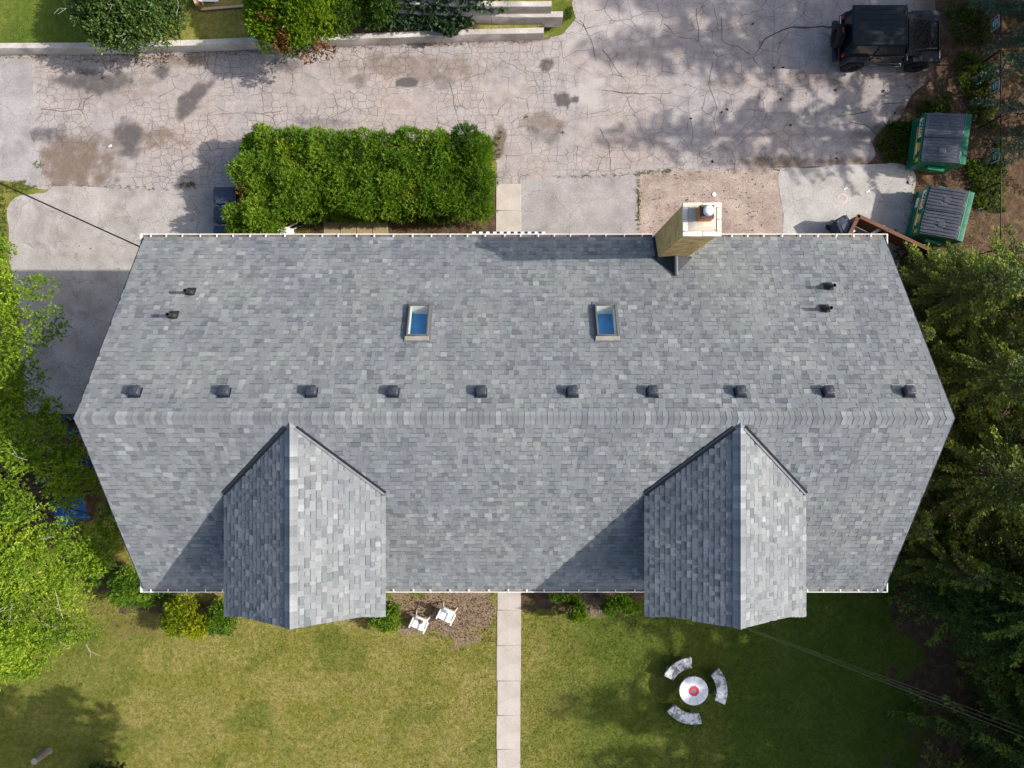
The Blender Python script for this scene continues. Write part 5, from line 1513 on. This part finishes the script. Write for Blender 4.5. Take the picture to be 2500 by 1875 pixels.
# ------------------------------------------------------------------ dumpsters
def letter(b, pts_list, M, w=.028):
    for a, c in pts_list:
        a = Vector((0, *a)); c = Vector((0, *c)); d = (c - a); L = d.length
        an = math.atan2(d.z, d.y)
        m = (a + c) / 2
        b.box((m.x, m.y, m.z), (.006, L + w * .6, w), (an, 0, 0), M)
def dumpster(label, loc, rz, alt):
    v = thing('dumpster', label, 'dumpster', (*loc, 0), rz, 'green dumpsters by the fence')
    # local x: front is -x, y along the length; side profile
    hl = .91
    prof = [(-.72, .12), (.62, .12), (.74, 1.32), (.5, 1.33), (-.7, .98)]
    b = MB()
    b.prism(prof, -hl, hl, 'y')
    for s_ in (-1, 1):
        b.rbox((0.0, s_ * (hl + .02), .62), (.9, .05, .06), .01, 1)
    for x_ in (-.72,):
        b.rbox((x_ - .02, 0, .95), (.06, hl * 2 + .04, .07), .012, 1)
        b.rbox((x_ - .02, 0, .17), (.06, hl * 2 + .04, .07), .012, 1)
    b.build('bin_body', M_GREEN, v)
    for s_ in (-1, 1):
        p = MB(); p.rbox((-.02, s_ * (hl + .09), .72), (.62, .13, .19), .012, 1); p.build('fork_pocket', M_GREEN, v)
    sl = math.atan2(.35, 1.2)
    for s_ in (-1, 1):
        lid = MB()
        Mx = Matrix.Translation((-.12, s_ * hl / 2, 1.19)) @ Matrix.Rotation(-sl, 4, 'Y')
        lid.rbox((0, 0, 0), (1.26, hl - .03, .05), .015, 1, None, Mx)
        lo = lid.build('lid', M_LID, v)
        rm_ = MB()
        for k in range(7):
            y_ = -.36 + k * .12
            if alt and k in (2, 4) : rm_.rbox((-.34, y_, .035), (.46, .055, .05), .014, 1, None, Mx); rm_.rbox((.36, y_, .035), (.42, .055, .05), .014, 1, None, Mx)
            else: rm_.rbox((0, y_, .035), (1.16 if alt else .98, .055 if alt else .045, .05 if alt else .03), .012, 1, None, Mx)
        rm_.rbox((.02, 0.0, .04), (.22, .2, .03), .01, 1, None, Mx)
        rm_.build('lid_ribs', M_LID, lo)
    h = MB(); h.tube([(.5, -hl, 1.37), (.5, hl, 1.37)], .022, 8); h.build('hinge_bar', M_GREEN, v)
    # stickers on the front face (it leans slightly); y+ is the reader's left
    Mf = Matrix.Translation((-.722, 0, .12)) @ Matrix.Rotation(math.atan2(.02, .86), 4, 'Y')
    def panel(y0, y1, z0, z1, m, lift=.004):
        q = MB(); q.box((-lift, (y0 + y1) / 2, (z0 + z1) / 2), (.004, abs(y1 - y0), z1 - z0), None, Mf); return q.build('sticker', m, v)
    panel(.82, .1, .48, .78, M_LABELW)
    wv = MB(); letter(wv, [((.74, .73), (.66, .55)), ((.66, .55), (.59, .68)), ((.59, .68), (.52, .55)), ((.52, .55), (.45, .73))], Mf @ Matrix.Translation((-.009, 0, 0)), .045); wv.build('logo', M_LABELG, v)
    wo = MB(); letter(wo, [((.42, .55), (.37, .71)), ((.37, .71), (.3, .58)), ((.3, .58), (.23, .71)), ((.23, .71), (.17, .55))], Mf @ Matrix.Translation((-.009, 0, 0)), .045); wo.build('logo', M_LABELO, v)
    panel(.55, -.62, .36, .43, M_LABELY)
    panel(-.05, -.5, .44, .53, M_LABELW)
    panel(-.1, -.42, .55, .75, M_LABELY)
    panel(-.66, -.8, .5, .7, M_LABELY)
    if alt: panel(.62, .25, .14, .3, M_LABELW)
    return v
dumpster('green dumpster with smooth dark lids, the one nearer the parked vehicle', (15.76, 8.92), R(-7.4), False)
dumpster('green dumpster with strongly ribbed grey lids, beside the wooden screen', (15.78, 6.2), R(-13.9), True)

# ------------------------------------------------------------------ timber screen, blue bin, boards
def screen(root, p, q, h, name='panel'):
    p = Vector((*p, 0)); q = Vector((*q, 0)); d = q - p; L = d.length; an = math.atan2(d.y, d.x)
    Mx = Matrix.Translation(p) @ Matrix.Rotation(an, 4, 'Z')
    n = 6
    for k in range(n):
        b = MB(); b.box((L / 2, 0, .06 + (h - .1) * (k + .5) / n), (L - .02, .035, (h - .1) / n - .008), (random.uniform(-.01, .01), 0, 0), Mx); b.build('plank', M_TIMBER, root)
    m = max(2, int(L / 1.1) + 1)
    for k in range(m):
        b = MB(); b.box((L * k / (m - 1) * .96 + .02 * L, -.055, h / 2), (.09, .07, h), None, Mx); b.build('post', M_TIMBER, root)
    b = MB(); b.box((L / 2, -.01, h - .01), (L + .04, .13, .04), None, Mx); b.build('top_rail', M_TIMBER, root)
sc0 = W2(2096, 526, 1.0)
scr = thing('timber_screen', 'brown L shaped timber screen at the back right house corner', 'screen', (0, 0, 0))
screen(scr, sc0, W2(2306, 626, 1.0), 1.0)
screen(scr, W2(2068, 584, 1.0), sc0, 1.0)
def cart(name, label, loc, rz, m, group, w=.6, d=.74, h=1.02, plate=None):
    v = thing(name, label, 'bin', (*loc, 0), rz, group)
    b = MB()
    b.add([(-d * .36, -w * .4, .06), (d * .36, -w * .4, .06), (d * .36, w * .4, .06), (-d * .36, w * .4, .06), (-d * .47, -w * .48, h - .06), (d * .47, -w * .48, h - .06), (d * .47, w * .48, h - .06), (-d * .47, w * .48, h - .06)],
          [(3, 2, 1, 0), (0, 1, 5, 4), (1, 2, 6, 5), (2, 3, 7, 6), (3, 0, 4, 7), (4, 5, 6, 7)]); b.build('bin_body', m, v)
    b = MB(); b.rbox((0, 0, h - .02), (d, w, .07), .025, 2); b.rbox((.09, 0, h + .02), (d * .62, w * .62, .03), .014, 1)
    for s_ in (-1, 1): b.rbox((-d * .4, s_ * w * .36, h + .02), (.1, .1, .05), .02, 1)
    b.build('lid', m, v)
    b = MB(); b.tube([(-d * .52, -w * .4, h - .05), (-d * .52, w * .4, h - .05)], .018, 6); b.build('handle', m, v)
    for s_ in (-1, 1):
        q = MB(); q.lathe([(.03, -.03), (.11, -.03), (.11, .03), (.03, .03)], n=16); q.build('wheel', M_TYRE, v, (-d * .36, s_ * w * .42, .11), (PI / 2, 0, 0))
    if plate: q = MB(); q.box((-.05, w * .5 + .015, h - .01), (.16, .02, .03), (0, 0, .15)); q.build('white_tag', M_LABELW, v)
    return v
for k, (py, lb_) in enumerate(((477, 'navy blue wheeled bin furthest from the house, half under the hedge'), (524, 'navy blue wheeled bin in the middle of its row of three'), (571, 'navy blue wheeled bin nearest the house gutter'))):
    x, y = W2(549, py, 1.05)
    cart('wheeled_bin', lb_, (x, y), R(random.uniform(-2, 2)), M_NAVY, 'navy wheeled bins beside the hedge', .62, .82, 1.05, k > 0)
bx = W2(2062, 553, .8)
cart('blue_bin', 'blue bin leaning against the outside of the timber screen', bx, R(-62), M_NAVY, None, .5, .7, .85)
b = MB(); b.rbox((0, 0, 0), (.62, .1, .03), .006, 1)
tag(b.build('white_board', M_LABELW, None, W(2140, 564, .7), (0, -.35, R(32))), 'white board sticking out inside the timber screen', 'board')
# things lying under the left-hand tree
for (px, py, z, rr, lb_) in ((168, 1056, .9, .16, 'small blue drum just left of the ridge end, under the tree'), (142, 1027, .9, .11, 'dark blue drum topmost of those under the left tree'), (100, 1168, .9, .24, 'dark blue drum at the left, seen through the gap in the leaves'), (152, 1160, .9, .22, 'blue drum in the middle of those under the left tree'), (182, 1133, .9, .16, 'blue drum nearest the roof edge under the left tree')):
    v = thing('blue_drum', lb_, 'drum', (*W2(px, py, z), 0), 0, 'blue drums under the left tree')
    b = MB(); b.lathe([(rr * .98, 0), (rr, .02), (rr, .3), (rr * 1.04, .32), (rr, .34), (rr, .6), (rr * 1.04, .62), (rr, .64), (rr, .86), (rr * .96, .9), (rr * .9, .88), (.001, .88)], n=20); b.build('drum_body', M_BLUED, v)
    b = MB(); b.lathe([(.03, .88), (.03, .905), (.001, .905)], (rr * .5, 0, 0), 10); b.build('bung', M_LABELW, v)
# a bright blue sheet thrown over a box
V = []; F = []
n = 14
tx, ty = W2(150, 1252, 1.1)
for i in range(n):
    for j in range(n):
        u, w_ = i / (n - 1) - .5, j / (n - 1) - .5
        e = max(abs(u), abs(w_)) * 2
        V.append((u * 1.15 + .04 * math.sin(9 * w_), w_ * .95 + .05 * math.sin(7 * u + 1), 1.0 - .75 * max(0, e - .62) ** 1.0 * 1.6 + .04 * float(fbm(np.array(u * 6 + 9), np.array(w_ * 6), 5))))
for i in range(n - 1):
    for j in range(n - 1): F.append((i * n + j, (i + 1) * n + j, (i + 1) * n + j + 1, i * n + j + 1))
tp = thing('blue_tarpaulin', 'bright blue tarpaulin thrown over a box beneath the left tree', 'tarpaulin', (tx, ty, 0), R(20))
m_ = MB(); m_.add(V, F, True); m_.build('sheet', M_BLUE, tp)
m_ = MB(); m_.box((0, 0, .46), (.7, .58, .92)); m_.build('box', M_TIMBER, tp)

# ------------------------------------------------------------------ furniture on the back patio
def resin_chair(label, loc, rz, group, soiled=False, solid=False):
    v = thing('plastic_chair', label, 'chair', (*loc, 0), rz, group)
    # local: back at +y, seat centre origin, front -y
    b = MB(); b.rbox((0, -.02, .42), (.46, .46, .035), .016, 2); b.box((0, -.245, .4), (.44, .02, .06)); b.build('seat', M_PLAST, v)
    if soiled:
        q = MB(); q.lathe([(.001, .0), (.05, .001), (.1, .0)], n=14); o = q.build('dirt', plain('brown_dirt', (.2, .13, .07), .9), v, (.02, .06, .4405), label='brown dirt on the seat')
    bk = MB()
    if solid:
        bk.rbox((0, .262, .6), (.5, .02, .32), .009, 1)
        for s_ in (-1, 1): bk.rbox((s_ * .185, .262, .79), (.13, .02, .06), .008, 1)
    for k in range(0 if solid else 6):     # back slats, curved
        x = -.2 + k * .08
        bk.box((x, .235 + .03 * math.cos(x * 6) , .64), (.052, .018, .36), (-.16, 0, 0))
    P = [(-.27, .2, .66), (-.2, .29, .83), (0, .315, .86), (.2, .29, .83), (.27, .2, .66)]
    bk.tube(P, [.025, .032, .035, .032, .025], 8); bk.rbox((0, .22, .46), (.46, .03, .06), .01, 1)
    bk.build('backrest', M_PLAST, v)
    for s_ in (-1, 1):
        a = MB(); a.rbox((s_ * .285, -.02, .645), (.06, .46, .025), .01, 1); a.rbox((s_ * .285, -.235, .53), (.05, .04, .23), .01, 1); a.build('armrest', M_PLAST, v)
        for y_ in (-.235, .21):
            l = MB(); l.tube([(s_ * .23, y_ * .9, .41), (s_ * .285, y_ * 1.2, 0)], [.03, .02], 6); l.build('leg', M_PLAST, v)
    return v
resin_chair('white plastic armchair with a dirty seat, the one nearer the left dormer', W2(1024, 1520, .42), R(-28 + 4), 'white plastic armchairs on the mulch', True)
resin_chair('clean white plastic armchair, the one nearer the front path', W2(1090, 1500, .42), R(-30 + 4), 'white plastic armchairs on the mulch')
tc = resin_chair('white plastic chair tipped over between the hedge and the back gutter', W2(733, 560, .56), 0, None, False, True)
tc.location.z = .31; tc.rotation_euler = (R(90), 0, R(-72))
tb = thing('slatted_table', 'small dark slatted table in the hedge shade', 'table', (*W2(735, 536, .45), 0), R(2))
for k in range(6):
    b = MB(); b.box((-.2 + k * .08, 0, .45), (.07, .48, .025)); b.build('slat', M_DARKPL, tb)
for sx in (-1, 1):
    for sy in (-1, 1):
        b = MB(); b.box((sx * .2, sy * .2, .215), (.045, .045, .43)); b.build('leg', M_DARKPL, tb)

# ------------------------------------------------------------------ stone table and curved benches
tcx, tcy = W2(1694, 1687, .72)
tab = thing('round_table', 'round white garden table with a red octagon round its centre', 'table', (tcx, tcy, 0), R(8))
pm = {}
for k in range(9):
    a0, a1 = 2 * PI * k / 9 + .012, 2 * PI * (k + 1) / 9 - .012
    poly = [(math.cos(a0 + (a1 - a0) * i / 5) * .53, math.sin(a0 + (a1 - a0) * i / 5) * .53) for i in range(6)] + [(math.cos(a1) * .19, math.sin(a1) * .19), (math.cos(a0) * .19, math.sin(a0) * .19)]
    b = MB(); b.prism(poly, .66, .72); b.build('top_segment', M_TABLE, tab)
b = MB(); b.lathe([(.5, .655), (.5, .7), (.19, .7), (.19, .655)], n=30); b.build('top_core', M_GREY, tab)
oc = [(math.cos(PI / 8 + k * PI / 4) * .2, math.sin(PI / 8 + k * PI / 4) * .2) for k in range(8)]
b = MB(); b.prism(oc, .68, .727); b.build('centre_ring', M_RED, tab)
b = MB(); b.lathe([(.085, .727), (.085, .735), (.03, .736), (.028, .7), (.001, .7)], n=20); b.build('umbrella_collar', M_GREY, tab)
b = MB(); b.lathe([(.26, 0), (.26, .06), (.14, .1), (.12, .55), (.3, .66)], n=20); b.build('pedestal', M_LICHEN, tab)
for a0, a1, lb_ in ((94, 153, 'curved white bench up and left of the round garden table, most stained at its middle'), (-24, 42, 'curved white bench right of the round garden table, streaked all over with grey lichen'), (217, 284, 'curved white bench below the round garden table')):
    rot0 = 0
    am = (a0 + a1) / 2
    v = thing('curved_bench', lb_, 'bench', (tcx, tcy, 0), 0, 'curved benches round the garden table')
    poly = [(math.cos(R(a)) * 1.26, math.sin(R(a)) * 1.26) for a in np.linspace(a0, a1, 12)] + [(math.cos(R(a)) * .85, math.sin(R(a)) * .85) for a in np.linspace(a1, a0, 12)]
    c = W2(1694, 1687, .45); off = (c[0] - tcx, c[1] - tcy)
    poly = [(x + off[0], y + off[1]) for x, y in poly]
    b = MB(); b.prism(poly, .39, .455); o = b.build('seat', M_LICHEN, v)
    md = o.modifiers.new('bevel', 'BEVEL'); md.width = .012; md.segments = 2
    for a in (a0 + 12, a1 - 12):
        q = MB(); q.rbox((0, 0, 0), (.26, .12, .4), .02, 1); q.build('pedestal', M_LICHEN, v, (math.cos(R(a)) * 1.03 + off[0], math.sin(R(a)) * 1.03 + off[1], .2), (0, 0, R(a)))

# ------------------------------------------------------------------ wire fence and signs
fx = 17.75
fen = thing('wire_fence', 'low wire fence with dark posts along the right edge behind the dumpsters', 'fence', (fx, 8, 0))
ys = [W2(2390, 158)[1] + 2.4 * k for k in (2, 1, 0, -1, -2, -3)]
for y in ys:
    b = MB(); b.tube([(0, y - 8, 0), (0, y - 8, 1.2)], .03, 8); b.build('post', M_BLACK, fen)
b = MB(); b.tube([(0, ys[0] - 8, 1.18), (0, ys[-1] - 8, 1.18)], .022, 8); b.build('top_rail', M_BLACK, fen)
b = MB()
for k in range(70):
    y = ys[-1] - 8 + (ys[0] - ys[-1]) * k / 70
    b.tube([(0, y, .05), (0, y + 1.1 * (1 if k % 2 else -1), 1.16)], .0022, 3, False)
b.build('wire_mesh', M_GREY, fen)
for (py, txt, lb_) in ((55, 'P', 'green sign highest up on the wire fence, cut by a spruce branch'), (208, 'P', 'green white-edged sign in the middle of the wire fence'), (380, 'P', 'green sign nearest the dumpsters on the wire fence')):
    x, y, z = fx - .05, W(0, py, 1.0)[1], .95
    v = thing('parking_sign', lb_, 'sign', (x, y, z - .3), 0, 'green signs on the wire fence')
    b = MB(); b.rbox((0, 0, .3), (.014, .44, .44), .006, 1); b.build('sign_border', M_LABELW, v)
    b = MB(); b.box((-.009, 0, .3), (.006, .4, .4)); b.build('sign_face', M_SIGN, v)
    b = MB()
    for k, L in enumerate((.24, .28, .2)):
        b.box((-.014, 0.0, .42 - k * .1), (.004, L, .035))
    b.build('sign_lines', M_LABELW, v)

# ------------------------------------------------------------------ neighbour's corner at the top edge
nb = thing('brick_planter', 'red brick corner of the neighbouring yard at the top edge', 'wall', (*W2(490, -6, 1.0), 0))
ox, oy = W2(490, -6, 1.0)
pA = W2(462, -30, 1.0); pB = W2(478, 8, 1.0); pC = W2(600, -2, 1.0)
def brick_run(p, q, h, name):
    p = Vector((p[0] - ox, p[1] - oy, 0)); q = Vector((q[0] - ox, q[1] - oy, 0)); d = q - p; L = d.length; an = math.atan2(d.y, d.x)
    Mx = Matrix.Translation(p) @ Matrix.Rotation(an, 4, 'Z')
    b = MB(); b.box((L / 2, 0, h / 2), (L, .09, h), None, Mx); b.build('mortar_core', M_MORT, nb)
    for r_ in range(int(h / .075)):
        x = -(.11 if r_ % 2 else 0)
        while x < L - .02:
            a0 = max(0, x); a1 = min(L, x + .21); x += .22
            if a1 - a0 < .04: continue
            q_ = MB(); q_.box(((a0 + a1) / 2, 0, .04 + r_ * .075), (a1 - a0, .11, .065), None, Mx); q_.build('brick', M_REDBR, nb)
brick_run(pA, pB, 1.0, 'a'); brick_run(pB, pC, .6, 'b')
gb = thing('garden_seat', 'white garden seat against the red brick at the top edge', 'seat', (*W2(510, -8, .5), 0))
b = MB(); b.rbox((0, 0, .62), (.8, .5, .04), .03, 2); b.build('seat', M_PLAST, gb)
b = MB(); b.rbox((0, .24, .85), (.8, .04, .45), .015, 1); b.build('backrest', M_PLAST, gb)
for sx, sy in ((-.22, -.3), (.24, -.24), (-.22, .2), (.24, .2)):
    b = MB(); b.tube([(sx, sy * .8, .6), (sx, sy * 1.1, 0)], [.035, .03], 6); b.build('leg', M_PLAST, gb)

# ------------------------------------------------------------------ small things
st = thing('tree_stump', 'grey weathered stump standing in the tree shadow on the lawn', 'stump', (*W2(118, 1832, 0), 0))
b = MB(); b.lathe([(.17, -.02), (.14, .1), (.125, .5), (.12, .8)], n=16); b.build('stump_body', M_STUMP, st)
b = MB(); b.lathe([(.12, .8), (.06, .805), (.001, .8)], n=16); b.build('cut_face', M_TWIG, st)
b = MB(); b.lathe([(.001, .03), (.07, .03), (.08, .02), (.08, .0)], n=18)
tag(b.build('white_disc', M_LABELW, None, W(1743, 475, .012)), 'small round white lid lying on the gravel left of the chimney shadow', 'lid')
b = MB(); b.lathe([(.14, .0), (.19, .003), (.2, .0)], n=30); 
for k in range(6): b.box((math.cos(k * 1.05) * .27, math.sin(k * 1.05) * .27, .001), (.1, .02, .002), (0, 0, k * 1.05))
o = b.build('chalk_drawing', plain('pale_pink_chalk', (.55, .42, .41), .95), None, W(2057, 485, .0165)); o['kind'] = 'structure'
for px, py, lb_ in ((2063, 461, 'scrap of white paper above the pink chalk drawing'), (2118, 468, 'scrap of white paper right of the pink chalk drawing'), (2392, 510, 'white scrap on the soil right of the ribbed dumpster'), (268, 357, 'tiny white scrap on the cracked lot')):
    b = MB(); b.box((0, 0, 0), (.1, .05, .006), (0.05, .04, .4)); b.box((.05, .03, .006), (.06, .06, .006), (.2, 0, 1.1))
    tag(b.build('paper_scrap', M_LABELW, None, W(px, py, .03)), lb_, 'litter', 'scraps of litter')
CONES = [((1838, 58), 'left of the parked vehicle, topmost of all'), ((1890, 165), 'below the long curved crack, left one of a close pair'), ((1912, 164), 'below the long curved crack, right one of a close pair'), ((1762, 274), 'midway between lot and chimney, left one of a near pair'),
 ((1776, 267), 'midway between lot and chimney, right one of a near pair'), ((1687, 289), 'furthest left on the lot above the gravel'), ((1907, 242), 'on the open lot below the vehicle, a little to its left'), ((1930, 305), 'on the open lot above the left half of the concrete pad'),
 ((2040, 220), 'just below the rear wheel of the parked vehicle'), ((2157, 222), 'just below the front wheel of the parked vehicle'), ((2043, 386), 'at the upper edge of the concrete pad'), ((2185, 276), 'near the weeds left of the smooth lidded dumpster'),
 ((1740, 394), 'at the upper edge of the gravel'), ((2217, 446), 'on the concrete pad corner between the two dumpsters')]
for (px, py), w_ in CONES:
    b = MB(); b.lathe([(.001, -.06), (.025, -.03), (.03, 0), (.018, .045), (.001, .06)], n=8)
    tag(b.build('pine_cone', M_TIMBD, None, W(px, py, .03), (PI / 2, 0, random.uniform(0, 6))), 'dark pine cone ' + w_, 'pine cone', 'pine cones on the lot')
